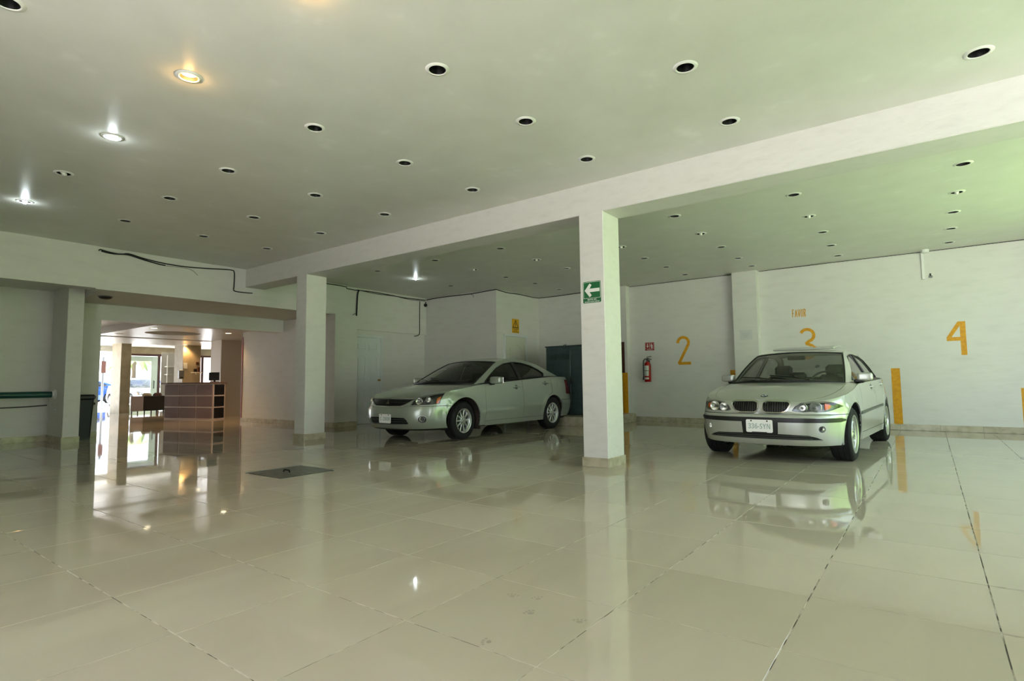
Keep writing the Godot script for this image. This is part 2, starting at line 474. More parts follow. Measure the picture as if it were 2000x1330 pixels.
func build_shell() -> void:
	# outdoor ground
	struct(MB.new().box(Vector3(-90, -0.4, -70), Vector3(90, -0.06, 70)), "ground", M.concrete, "pale concrete paving outside around the building", "ground")
	struct(MB.new().box(Vector3(EX + 0.6, -0.06, -30), Vector3(40, -0.02, -3.5)), "lawn", M.lawn_grass, "sunlit green lawn outside the open east side", "lawn")
	var hg := []
	for i in 36:
		var row := PackedVector3Array()
		for j in 15:
			var a := PI * j / 14.0
			var bump := 0.18 * sin(i * 1.7 + j * 2.3) + 0.14 * sin(i * 0.61 + j * 1.1)
			row.append(Vector3(EX + 5.6 - cos(a) * (0.9 + bump), -0.05 + pow(sin(a), 0.4) * (3.2 + 0.6 * sin(i * 0.45) + bump), -20.0 + i * 0.4))
		hg.append(row)
	tag(put(MB.new().grid(hg, 1.0), "hedge", M.lawn_grass), "tall green hedge along the lawn outside the open side", "hedge", "", "stuff")
	# floor: grout bed, 300 tiles that show largest as single parts, the rest in one field
	var fl := base("floor")
	tag(fl, "glossy cream porcelain tile floor running from the garage into the lobby", "floor", "", "structure")
	put(MB.new().box(Vector3(-26.2, -0.06, WZ - 0.2), Vector3(EX, -0.0018, NZ)), "grout_bed", M.grout, fl)
	var dx := 0.655
	var dz := 0.6176
	var all := []
	var cb := Transform3D(Basis(Vector3(0.80102, -0.01156, -0.59853), Vector3(0.05378, 0.99716, 0.05272), Vector3(0.59622, -0.07441, 0.79937)), Vector3(0, 0.98, 0)).affine_inverse()
	for i in range(-6, 41):
		for j in range(-7, 20):
			var c := Vector3(0.168 - dx * (i + 0.5), -0.006, -1.03 - dz * (j + 0.5))
			if c.x - dx / 2 < -26.2 or c.x + dx / 2 > EX or c.z - dz / 2 < WZ - 0.2 or c.z + dz / 2 > NZ: continue
			if c.x < -13.3 and c.z > -3.3: continue
			var q := cb * c
			var seen := q.z < -0.3 and absf(q.x / q.z) < 0.97 and q.y / -q.z > -0.66
			if c.x < -8.6 and c.z < -10.9: seen = false
			if c.x < -11.0 and (c.z < -7.8 or c.z > -3.4): seen = false
			all.append([c.length() if seen else 1000.0 + c.length(), c, posmod(i * 7 + j * 13 + i * j, 3)])
	all.sort_custom(func(a, b): return a[0] < b[0])
	var tm := MB.new()
	tm.cbox(Vector3.ZERO, Vector3(dx - 0.0045, 0.012, dz - 0.0045), 0.0012)
	var ms := tm.mesh()
	var rest := MB.new()
	for k in all.size():
		if k < 300:
			var t := put_mesh(ms, "tile", M["tile_%d" % all[k][2]], fl)
			t.position = all[k][1]
		else:
			var c: Vector3 = all[k][1]
			var hx := dx / 2 - 0.0022
			var hz := dz / 2 - 0.0022
			rest.quad(c + Vector3(-hx, 0.006, -hz), c + Vector3(hx, 0.006, -hz), c + Vector3(hx, 0.006, hz), c + Vector3(-hx, 0.006, hz), Vector3.UP)
	var rf := put(rest, "tile_field", M.tile_0, fl)
	rf.set_meta("kind", "stuff")
	# ceiling with a hole for every downlight, roof slab above
	var cl := base("ceiling")
	tag(cl, "pale satin plaster ceiling dotted with round downlights", "ceiling", "", "structure")
	var rows := []
	for r in [14, 13, 12, 11, 10, 0, 1, 2, 3, 4]:
		var row := []
		for l in LAMPS:
			if l[2] == r: row.append([l[0], l[1]])
		rows.append(row)
	var mb := MB.new()
	holed_sheet(mb, -11.3, EX, WZ - 0.1, NZ, CEIL, rows, 0.068, Vector3.DOWN)
	put(mb, "plaster", M.ceiling_paint, cl)
	put(MB.new().box(Vector3(-26.4, 3.55, WZ - 0.3), Vector3(EX, 3.8, NZ + 0.1)), "roof_slab", M.concrete, cl)
	put(MB.new().box(Vector3(EX - 0.12, CEIL - 0.02, WZ - 0.3), Vector3(EX, 3.56, NZ)), "slab_edge", M.wall_paint, cl)
	# main beam
	struct(MB.new().cbox(Vector3((WX + EX) / 2, (2.965 + CEIL) / 2 + 0.05, -5.975), Vector3(EX - WX, CEIL - 2.965 + 0.1, 0.413), 0.008), "beam", M.column_paint, "long white ceiling beam carried by the two free standing columns", "beam")
	# free standing columns
	for c in [[-3.121, "white column wearing the green evacuation sign"], [-9.06, "white column standing before the lobby passage, without any sign"]]:
		var k := base("column", Vector3(c[0], 0, -5.976))
		tag(k, c[1], "column", "", "structure")
		put(MB.new().cbox(Vector3(0, 1.4875, 0), Vector3(0.318, 2.975, 0.413), 0.006), "shaft", M.column_paint, k)
		for sd in [[Vector3(-0.171, 0, 0.2075), Vector3(0.171, 0, 0.2075), Vector3.BACK, 0.35], [Vector3(0.171, 0, -0.2075), Vector3(-0.171, 0, -0.2075), Vector3.FORWARD, 0.35], [Vector3(0.16, 0, 0.2075), Vector3(0.16, 0, -0.2075), Vector3.RIGHT, 0.2], [Vector3(-0.16, 0, -0.2075), Vector3(-0.16, 0, 0.2075), Vector3.LEFT, 0.2]]:
			skirting("", "", sd[0], sd[1], sd[2], sd[3], 0.105, k)
	# far wall with pilasters
	struct(MB.new().box(Vector3(-8.7, -0.05, WZ - 0.2), Vector3(EX, 3.56, WZ)), "wall_far", M.wall_paint, "long white far wall carrying the painted bay numbers", "wall")
	struct(MB.new().cbox(Vector3(-3.14, 1.67, WZ + 0.06), Vector3(0.51, 3.34, 0.22), 0.006), "pilaster", M.wall_paint, "shallow white pilaster on far wall between bays two and three", "pilaster")
	struct(MB.new().cbox(Vector3(-6.18, 1.67, WZ + 0.06), Vector3(0.51, 3.34, 0.22), 0.006), "pilaster", M.wall_paint, "shallow white pilaster on far wall behind the signed column", "pilaster")
	skirting("baseboard_far", "tan tile skirting along the far wall with bay numbers", Vector3(-2.885, 0, WZ), Vector3(EX, 0, WZ), Vector3.BACK)
	skirting("baseboard_bay", "tan tile skirting below the painted number two", Vector3(-5.925, 0, WZ), Vector3(-3.395, 0, WZ), Vector3.BACK)
	skirting("baseboard_corner", "tan tile skirting behind the blue green electrical cabinet", Vector3(-8.65, 0, WZ), Vector3(-6.435, 0, WZ), Vector3.BACK)
	for x in [-3.14, -6.18]:
		skirting("baseboard_pilaster", "tan tile skirting round the foot of the pilaster %s" % ("beside bay three" if x > -4 else "behind the signed column"), Vector3(x - 0.255, 0, WZ + 0.17), Vector3(x + 0.255, 0, WZ + 0.17), Vector3.BACK, 0.5)
	# electrical room block: door wall faces east
	var er := MB.new()
	er.box(Vector3(-11.4, -0.05, WZ - 0.2), Vector3(-8.65, 3.4, -10.95))
	struct(er, "wall_electrical", M.wall_paint, "white walled electrical room in the far corner", "wall")
	skirting("baseboard_electrical", "tan tile skirting of the electrical room behind the parked saloon", Vector3(-11.2, 0, -10.95), Vector3(-8.65, 0, -10.95), Vector3.BACK)
	skirting("baseboard_electrical_east", "tan tile skirting beside the electrical room door", Vector3(-8.65, 0, -10.95), Vector3(-8.65, 0, -11.2), Vector3.RIGHT)
	# west side: door wall, jutting block, header over the passage, recess with the green pipe
	struct(MB.new().box(Vector3(-11.5, -0.05, -11.0), Vector3(-11.2, 2.31, -8.3)), "wall_west_door", M.wall_paint, "white wall holding the six panel door", "wall")
	struct(MB.new().box(Vector3(-11.5, 2.31, -11.0), Vector3(-11.14, 3.4, -8.2)), "wall_west_upper", M.wall_paint, "white upper wall hung with cables above the six panel door", "wall")
	struct(MB.new().box(Vector3(-15.0, -0.05, -8.42), Vector3(-10.88, 2.60, -7.8)), "wall_passage", M.wall_paint, "white wall along the far side of the lobby passage", "wall")
	struct(MB.new().box(Vector3(-11.35, 2.61, -8.22), Vector3(WX, 3.4, -3.236)).box(Vector3(-13.05, 2.61, -8.22), Vector3(-11.35, 3.4, -3.42)), "wall_west_header", M.wall_paint, "white header above the lobby passage with a sagging black cable", "wall")
	struct(MB.new().box(Vector3(-11.35, 2.625, -3.235), Vector3(WX + 0.014, 3.4, NZ)), "wall_west_fascia", M.wall_paint, "white fascia above the recess with the green pipe", "wall")
	struct(MB.new().box(Vector3(-13.2, 2.77, -3.42), Vector3(-11.3, 3.4, NZ)), "wall_west_soffit", M.wall_paint, "white soffit over the recess with the green pipe", "wall")
	struct(MB.new().box(Vector3(-13.3, -0.05, -3.45), Vector3(-13.05, 2.8, NZ)), "wall_west_recess", M.wall_paint, "white recessed wall behind the green pipe", "wall")
	struct(MB.new().box(Vector3(-13.35, 2.30, -7.85), Vector3(-13.03, 2.62, -3.42)), "lintel", M.wall_paint, "white lintel over the opening into the lobby", "lintel")
	struct(MB.new().box(Vector3(-13.3, -0.05, -3.94), Vector3(-13.05, 2.31, -3.4)), "wall_jamb", M.wall_paint, "white jamb wall behind the dark bin at the lobby opening", "wall")
	struct(MB.new().cbox(Vector3(-12.6, 1.38, -3.29), Vector3(0.84, 2.8, 0.24), 0.006), "column_west", M.column_paint, "white column on the left where the green pipe ends", "column")
	skirting("baseboard_west_column", "tan tile skirting on the lit face of the left column", Vector3(-12.18, 0, -3.16), Vector3(-12.18, 0, -3.42), Vector3.RIGHT, 0.3)
	skirting("baseboard_west_column_side", "tan tile skirting on the shaded face of the left column", Vector3(-13.05, 0, -3.17), Vector3(-12.17, 0, -3.17), Vector3.BACK)
	skirting("baseboard_recess", "tan tile skirting below the green pipe", Vector3(-13.05, 0, NZ), Vector3(-13.05, 0, -3.17), Vector3.RIGHT)
	skirting("baseboard_jamb", "tan tile skirting behind the dark bin", Vector3(-13.05, 0, -3.42), Vector3(-13.05, 0, -3.94), Vector3.RIGHT)
	skirting("baseboard_passage", "tan tile skirting along the passage wall", Vector3(-15.0, 0, -7.8), Vector3(-10.88, 0, -7.8), Vector3.BACK)
	skirting("baseboard_passage_end", "tan tile skirting at the end of the passage wall beside the six panel door", Vector3(-10.88, 0, -7.79), Vector3(-10.88, 0, -8.42), Vector3.RIGHT)
	skirting("baseboard_west_door", "tan tile skirting between the six panel door and the corner", Vector3(-11.2, 0, -9.5), Vector3(-11.2, 0, -10.95), Vector3.RIGHT)
	# street side behind the camera and posts of the open east side
	struct(MB.new().box(Vector3(-13.3, -0.05, NZ), Vector3(NEAR_OPEN_X, 3.56, NZ + 0.2)), "wall_near", M.wall_paint, "white wall on the street side of the garage", "wall")
	struct(MB.new().box(Vector3(NEAR_CLOSE_X, -0.05, NZ), Vector3(EX, 3.56, NZ + 0.2)), "wall_near_corner", M.wall_paint, "white wall between the street entrance and the open side", "wall")
	struct(MB.new().box(Vector3(NEAR_OPEN_X, 3.1, NZ), Vector3(NEAR_CLOSE_X, 3.56, NZ + 0.2)), "wall_near_header", M.wall_paint, "white header over the street entrance", "wall")
	struct(MB.new().box(Vector3(EX - 0.3, -0.05, NZ - 0.4), Vector3(EX, 3.4, NZ + 0.2)), "column_street", M.column_paint, "white corner column at the street entrance", "column")
	struct(MB.new().box(Vector3(EX - 0.2, -0.05, -3.2), Vector3(EX, 3.56, NZ)), "wall_near_east", M.wall_paint, "white wall beside the street entrance on the open side", "wall")
	struct(MB.new().box(Vector3(EX - 0.3, -0.05, -6.18), Vector3(EX, 3.0, -5.77)), "column_east", M.column_paint, "white column under the east end of the beam", "column")
	struct(MB.new().box(Vector3(EX - 0.2, -0.05, WZ - 0.2), Vector3(EX, 3.56, WZ + 1.7)), "wall_far_corner", M.column_paint, "white corner wall at the far end of the open side", "wall")

func build_downlights() -> void:
	var ring := MB.new().lathe([Vector2(0.0635, -0.002), Vector2(0.0635, -0.006), Vector2(0.068, -0.009), Vector2(0.086, -0.006), Vector2(0.092, 0.0)], 28).mesh()
	var cup := MB.new().lathe([Vector2(0.0, 0.085), Vector2(0.045, 0.085), Vector2(0.058, 0.03), Vector2(0.0632, -0.004)], 24).mesh()
	var lens := MB.new().lathe([Vector2(0.0, 0.045), Vector2(0.03, 0.047), Vector2(0.049, 0.06)], 20).mesh()
	var bulb := MB.new().lathe([Vector2(0.0, -0.035), Vector2(0.016, -0.03), Vector2(0.024, -0.012), Vector2(0.024, 0.03), Vector2(0.03, 0.07)], 16).mesh()
	var face := MB.new().lathe([Vector2(0.0, 0.008), Vector2(0.03, 0.011), Vector2(0.055, 0.022)], 20).mesh()
	var ord := ["first", "second", "third", "fourth", "fifth", "sixth", "seventh"]
	for l in LAMPS:
		var r: int = l[2]
		var front := r < 10
		var where := "in the %s row %s the beam" % [ord[r % 10], "before" if front else "behind"]
		var place := "%s from the west header" % ord[6 - l[3]]
		var st: int = l[4]
		var o := base("downlight", Vector3(l[0], CEIL, l[1]))
		tag(o, "%s, %s %s" % [["unlit downlight", "white glowing downlight", "amber glowing downlight", "white bulbed downlight", "tilted dark downlight"][st], place, where], "downlight", "ceiling downlights %s the beam" % ("before" if front else "behind"))
		put_mesh(ring, "trim_ring", M.white_plastic, o)
		put_mesh(cup, "cup", M.cup_black, o)
		if st == 0:
			put_mesh(lens, "lens", M.lamp_glass, o)
		elif st == 3 or st == 4:
			var b := put_mesh(bulb, "bulb", M.bulb_white, o)
			if st == 4: b.rotation = Vector3(0.5, 0, 0.5)
		else:
			var hang: bool = l[3] == 6
			put_mesh(bulb if hang else face, "bulb", M.bulb_lit_white if st == 1 else M.bulb_lit_warm, o)
			var li := OmniLight3D.new()
			li.name = "lamp_light"
			o.add_child(li)
			li.position = Vector3(0, -0.05 if hang else -0.012, 0)
			li.light_color = Color(0.93, 0.98, 1.0) if st == 1 else Color(1.0, 0.76, 0.42)
			li.light_energy = 0.012 if hang else 0.03
			li.light_size = 0.03
			li.omni_range = 30.0
			li.omni_attenuation = 2.0
			li.shadow_enabled = true

# ---------------------------------------------------------------- cars
# Body skin as a function of (s, y): s runs from the middle of the nose along the side to the tail, y is height. Local z points forward, x to the car's left.
class Body:
	var d: Dictionary
	var ts := PackedFloat32Array()
	var ss := PackedFloat32Array()
	var zz := PackedFloat32Array()
	var xx := PackedFloat32Array()
	func _init(par: Dictionary) -> void:
		d = par
		var acc := 0.0
		var last := Vector3.ZERO
		for i in 361:
			var t := i / 120.0
			var q := raw(t, 0.5, false)
			if i > 0: acc += q.distance_to(last)
			last = q
			ts.append(t); ss.append(acc); zz.append(q.z); xx.append(q.x)
	static func cv(l: Array, t: float) -> float:
		# smooth curve through [t, value] pairs, t rising
		var n := l.size()
		if t <= l[0][0]: return l[0][1]
		if t >= l[n - 1][0]: return l[n - 1][1]
		var i := 0
		while t > l[i + 1][0]: i += 1
		var h: float = l[i + 1][0] - l[i][0]
		var m0: float = (l[i + 1][1] - l[i][1]) / h if i == 0 else (l[i + 1][1] - l[i - 1][1]) / (l[i + 1][0] - l[i - 1][0])
		var m1: float = (l[i + 1][1] - l[i][1]) / h if i + 2 >= n else (l[i + 2][1] - l[i][1]) / (l[i + 2][0] - l[i][0])
		var u: float = (t - l[i][0]) / h
		var u2 := u * u
		var u3 := u2 * u
		return (2 * u3 - 3 * u2 + 1) * l[i][1] + (u3 - 2 * u2 + u) * h * m0 + (-2 * u3 + 3 * u2) * l[i + 1][1] + (u3 - u2) * h * m1
	func raw(t: float, y: float, flare := true) -> Vector3:
		var w: float = d.W * cv(d.tumble, y)
		var x := w
		var z := 0.0
		if t <= 1.0 or t >= 2.0:
			var front := t <= 1.0
			var k: float = d.nf if front else d.nr
			var u := t if front else 3.0 - t
			u = clampf(u, 0.0, 1.0)
			var f := pow(u, k * 0.5)
			var g := pow(1.0 - u, k * 0.5)
			var ph := PI * 0.5 * f / (f + g)
			x = w * pow(sin(ph), 2.0 / k)
			var c := pow(maxf(cos(ph), 0.0), 2.0 / k)
			z = d.zsf + (cv(d.zf, y) - d.zsf) * c if front else d.zsr + (cv(d.zr, y) - d.zsr) * c
		else:
			z = lerpf(d.zsf, d.zsr, t - 1.0)
		if flare:
			for a in d.arches:
				var r: float = Vector2(z - a[0], y - a[1]).length() - a[2]
				if r < 0.075 and y > 0.2: x += 0.014 * smoothstep(0.075, 0.02, r)
			if d.has("crease"):
				x += 0.007 * exp(-pow((y - cv(d.crease, z)) / 0.022, 2.0)) * smoothstep(0.5, 0.1, z)
		return Vector3(x, y, z)
	func t_of_s(s: float) -> float:
		var lo := 0
		var hi := ss.size() - 1
		if s >= ss[hi]: return 3.0
		while hi - lo > 1:
			var m := (lo + hi) / 2
			if ss[m] > s: hi = m
			else: lo = m
		return lerpf(ts[lo], ts[hi], (s - ss[lo]) / maxf(ss[hi] - ss[lo], 1e-9))
	func z_of_s(s: float) -> float:
		return raw(t_of_s(absf(s)), 0.5, false).z
	func s_of_z(z: float) -> float:
		for i in range(1, zz.size()):
			if zz[i] <= z: return lerpf(ss[i - 1], ss[i], clampf((zz[i - 1] - z) / maxf(zz[i - 1] - zz[i], 1e-9), 0, 1))
		return ss[ss.size() - 1]
	func s_of_x(x: float) -> float:
		for i in range(1, 121):
			if xx[i] >= x: return lerpf(ss[i - 1], ss[i], clampf((x - xx[i - 1]) / maxf(xx[i] - xx[i - 1], 1e-9), 0, 1))
		return ss[120]
	func end_s() -> float:
		return ss[ss.size() - 1]
	func ytop(s: float) -> float:
		return cv(d.top, -z_of_s(s))
	func pt(s: float, y: float) -> Vector3:
		var q := raw(t_of_s(absf(s)), y)
		if s < 0.0: q.x = -q.x
		return q
	func nrm(s: float, y: float) -> Vector3:
		var e := 0.006
		var a := pt(s + e, y) - pt(s - e, y)
		var b := pt(s, y + e) - pt(s, y - e)
		var m := b.cross(a).normalized()
		var q := pt(s, y)
		if m.dot(Vector3(q.x, 0, q.z - (d.zsf + d.zsr) * 0.5)) < 0.0: m = -m
		return m
	# upper side surface (pillars and side windows)
	func gx(z: float, y: float) -> float:
		var t: float = (y - d.gy0) / (d.gy1 - d.gy0)
		return d.gx0 * cv(d.gplan, -z) - (d.gx0 - d.gx1) * (0.72 * t + 0.28 * t * t)
	func gpt(z: float, y: float) -> Vector3:
		return Vector3(gx(z, y), y, z)
	func gnrm(z: float, y: float) -> Vector3:
		var e := 0.01
		var a := gpt(z + e, y) - gpt(z - e, y)
		var b := gpt(z, y + e) - gpt(z, y - e)
		var m := a.cross(b).normalized()
		return m if m.x > 0 else -m
	# polygon of (s, y) laid on the skin, off metres outside it, with edges turned in by depth; upper: on the upper side surface with (z, y)
	func patch(mb: MB, poly: PackedVector2Array, off: float, depth: float, holes := [], cell := 0.05, upper := false) -> MB:
		var lo := poly[0]
		var hi := poly[0]
		for q in poly:
			lo = lo.min(q); hi = hi.max(q)
		var nx := maxi(1, ceili((hi.x - lo.x) / cell))
		var ny := maxi(1, ceili((hi.y - lo.y) / cell))
		for i in nx:
			for j in ny:
				var a := Vector2(lerpf(lo.x, hi.x, float(i) / nx), lerpf(lo.y, hi.y, float(j) / ny))
				var b := Vector2(lerpf(lo.x, hi.x, float(i + 1) / nx), lerpf(lo.y, hi.y, float(j + 1) / ny))
				var pieces := Geometry2D.intersect_polygons(poly, PackedVector2Array([a, Vector2(b.x, a.y), b, Vector2(a.x, b.y)]))
				for h in holes:
					var nxt: Array[PackedVector2Array] = []
					for q in pieces: nxt.append_array(Geometry2D.clip_polygons(q, h))
					pieces = nxt
				for q in pieces:
					var ix := Geometry2D.triangulate_polygon(q)
					var vv := PackedVector3Array()
					var nn := PackedVector3Array()
					for w in q:
						var m := gnrm(w.x, w.y) if upper else nrm(w.x, w.y)
						nn.append(m)
						vv.append((gpt(w.x, w.y) if upper else pt(w.x, w.y)) + m * off)
					for k in range(0, ix.size(), 3):
						mb.tri(vv[ix[k]], vv[ix[k + 1]], vv[ix[k + 2]], nn[ix[k]], nn[ix[k + 1]], nn[ix[k + 2]])
		if depth > 0.0:
			for r in [poly] + holes:
				var inner: float = 1.0 if r == poly else -1.0
				var cw: float = (1.0 if Geometry2D.is_polygon_clockwise(r) else -1.0) * inner
				for i in r.size():
					var a: Vector2 = r[i]
					var b: Vector2 = r[(i + 1) % r.size()]
					var k := maxi(1, ceili(a.distance_to(b) / cell))
					for m in k:
						var p := a.lerp(b, float(m) / k)
						var q := a.lerp(b, float(m + 1) / k)
						var np := gnrm(p.x, p.y) if upper else nrm(p.x, p.y)
						var nq := gnrm(q.x, q.y) if upper else nrm(q.x, q.y)
						var P := (gpt(p.x, p.y) if upper else pt(p.x, p.y))
						var Q := (gpt(q.x, q.y) if upper else pt(q.x, q.y))
						var side := (Q - P).cross(np).normalized()
						var e := (b - a).normalized()
						var o2 := p.lerp(q, 0.5) + Vector2(-e.y, e.x) * cw * 0.004
						var O := gpt(o2.x, o2.y) if upper else pt(o2.x, o2.y)
						if side.dot(O - (P + Q) * 0.5) < 0.0: side = -side
						mb.quad(P + np * off, Q + nq * off, Q + nq * (off - depth), P + np * (off - depth), side)
		return mb
	# line across the car at s: from skin top to skin top, raised in the middle
	func across(s: float, w: float) -> Vector3:
		var b := pt(s, ytop(s))
		var c: float = cv(d.crown, -b.z)
		return Vector3(b.x * w, b.y + c * (1.0 - pow(absf(w), 2.4)), b.z)
	func roofline(v: float, w: float) -> Vector3:
		# v runs along the upper side outline from cowl to tail (0..1), w across
		var o: Array = d.outline
		var k := v * (o.size() - 1)
		var i := clampi(floori(k), 0, o.size() - 2)
		var f := k - i
		var a: Vector2 = o[maxi(i - 1, 0)]
		var b: Vector2 = o[i]
		var c: Vector2 = o[i + 1]
		var e: Vector2 = o[mini(i + 2, o.size() - 1)]
		var q := b.cubic_interpolate(c, a, e, f)
		var x := gx(q.x, q.y)
		var bow: Vector2 = Vector2(cv(d.bowz, v), cv(d.bowy, v)) * (1.0 - w * w)
		return Vector3(x * w, q.y + bow.y, q.x + bow.x)

static func flipped(m: MB) -> MB:
	var o := MB.new()
	for i in range(0, m.v.size(), 3):
		for k in [0, 2, 1]:
			o.v.append(m.v[i + k] * Vector3(-1, 1, 1))
			o.n.append(m.n[i + k] * Vector3(-1, 1, 1))
			o.uv.append(m.uv[i + k])
	return o

func both(m: MB, called: String, mt: Material, parent: Node) -> void:
	put(m, called, mt, parent)
	put(flipped(m), called, mt, parent)

func vv(l: Array) -> PackedVector2Array:
	var o := PackedVector2Array()
	for i in range(0, l.size(), 2): o.append(Vector2(l[i], l[i + 1]))
	return o

func rounded(pts: PackedVector2Array, r: float) -> PackedVector2Array:
	var o := PackedVector2Array()
	var n := pts.size()
	for i in n:
		var a := pts[(i + n - 1) % n]
		var b := pts[i]
		var c := pts[(i + 1) % n]
		var ra := minf(r, minf(a.distance_to(b), c.distance_to(b)) * 0.48)
		var p := b + (a - b).normalized() * ra
		var q := b + (c - b).normalized() * ra
		for k in 5:
			var t := k / 4.0
			o.append(p.lerp(b, t).lerp(b.lerp(q, t), t))
	return o

func ellipse(c: Vector2, rx: float, ry: float, n := 20) -> PackedVector2Array:
	var o := PackedVector2Array()
	for k in n: o.append(c + Vector2(cos(TAU * k / n) * rx, sin(TAU * k / n) * ry))
	return o

func shrink(p: PackedVector2Array, by: float) -> PackedVector2Array:
	var r := Geometry2D.offset_polygon(p, -by)
	return r[0] if r.size() else p

func arch_pts(c: Array, y0: float, b: Body, back_to_front: bool) -> PackedVector2Array:
	# points of the wheel arch edge from its foot at one side to the other, in (s, y)
	var o := PackedVector2Array()
	var a0 := asin(clampf((y0 - c[1]) / c[2], -1, 1))
	for k in 19:
		var a := lerpf(a0, PI - a0, k / 18.0)
		if back_to_front: a = PI - a
		# angle 0 = forward
		o.append(Vector2(b.s_of_z(c[0] + cos(a) * c[2]), c[1] + sin(a) * c[2]))
	return o

func top_pts(b: Body, s0: float, s1: float, drop := 0.0) -> PackedVector2Array:
	var o := PackedVector2Array()
	var k := maxi(2, ceili(absf(s1 - s0) / 0.06))
	for i in k + 1:
		var s := lerpf(s0, s1, float(i) / k)
		o.append(Vector2(s, b.ytop(s) - drop))
	return o

# a wheel lies with its outer face towards +x of its own node
func make_wheel(car: Node3D, at: Vector3, r: float, w: float, rim: float, spokes: int, style: String, left: bool, steer := 0.0) -> void:
	var o := Node3D.new()
	o.name = "wheel"
	car.add_child(o, true)
	o.position = at
	o.rotation.y = steer + (0.0 if left else PI)
	var turn := Transform3D(Basis(Vector3(0, 1, 0), Vector3(1, 0, 0), Vector3(0, 0, -1)), Vector3.ZERO)
	var h := w / 2
	var tp := [Vector2(rim - 0.012, -h + 0.012), Vector2(rim + 0.006, -h), Vector2(lerpf(rim, r, 0.55), -h - 0.006), Vector2(r - 0.02, -h + 0.004), Vector2(r - 0.006, -h + 0.022), Vector2(r, -h + 0.04)]
	for g in [-0.5, -0.17, 0.17, 0.5]:
		var y: float = g * (w - 0.06)
		tp.append_array([Vector2(r, y - 0.006), Vector2(r - 0.008, y - 0.004), Vector2(r - 0.008, y + 0.004), Vector2(r, y + 0.006)])
	tp.append_array([Vector2(r, h - 0.04), Vector2(r - 0.006, h - 0.022), Vector2(r - 0.02, h - 0.004), Vector2(lerpf(rim, r, 0.55), h + 0.006), Vector2(rim + 0.006, h), Vector2(rim - 0.012, h - 0.012)])
	put(MB.new().lathe(tp, 40, turn), "tyre", M.rubber, o)
	put(MB.new().lathe([Vector2(rim - 0.03, -h + 0.02), Vector2(rim - 0.045, -0.02), Vector2(rim - 0.03, h - 0.03), Vector2(rim - 0.004, h - 0.012), Vector2(rim + 0.004, h - 0.004), Vector2(rim - 0.002, h + 0.002), Vector2(rim - 0.016, h - 0.004), Vector2(rim - 0.02, h - 0.02), Vector2(rim - 0.035, h - 0.05)], 40, turn), "rim", M.alloy, o)
	put(MB.new().lathe([Vector2(0.0, -0.03), Vector2(rim - 0.05, -0.03)], 32, turn), "brake_disc", M.dark_metal, o)
	put(MB.new().lathe([Vector2(0.075, h - 0.08), Vector2(0.072, h - 0.022), Vector2(0.055, h - 0.014), Vector2(0.034, h - 0.012), Vector2(0.032, h - 0.004), Vector2(0.0, h - 0.002)], 24, turn), "hub", M.alloy, o)
	for k in 5:
		var a := TAU * (k + 0.5) / 5
		put(MB.new().lathe([Vector2(0.0095, h - 0.03), Vector2(0.0095, h - 0.0135), Vector2(0.0, h - 0.0125)], 10, Transform3D(turn.basis, Vector3(0, sin(a), cos(a)) * 0.052)), "wheel_nut", M.dark_metal, o)
	for k in spokes:
		var a := TAU * k / spokes + (0.13 * (1 if k % 2 else -1) if style == "pairs" else 0.0)
		var mb := MB.new()
		var rows := []
		for i in 7:
			var t := i / 6.0
			var rr := lerpf(0.05, rim - 0.02, t)
			var wd := lerpf(0.017, 0.021, absf(t - 0.3)) * (1.0 if style != "pairs" else 1.25)
			var hx := h - 0.02 - 0.022 * (1 - t) * t * 2.0 - 0.014 * t
			var row := PackedVector3Array()
			for q in [[-wd, -0.03], [-wd, -0.004], [-wd * 0.5, 0.004], [wd * 0.5, 0.004], [wd, -0.004], [wd, -0.03], [-wd, -0.03]]:
				var u := Vector3(0, sin(a), cos(a))
				var tq := Vector3(0, cos(a), -sin(a))
				row.append(u * rr + tq * q[0] + Vector3(hx + q[1], 0, 0))
			rows.append(row)
		mb.grid(rows, -1.0)
		put(mb, "spoke", M.alloy, o)

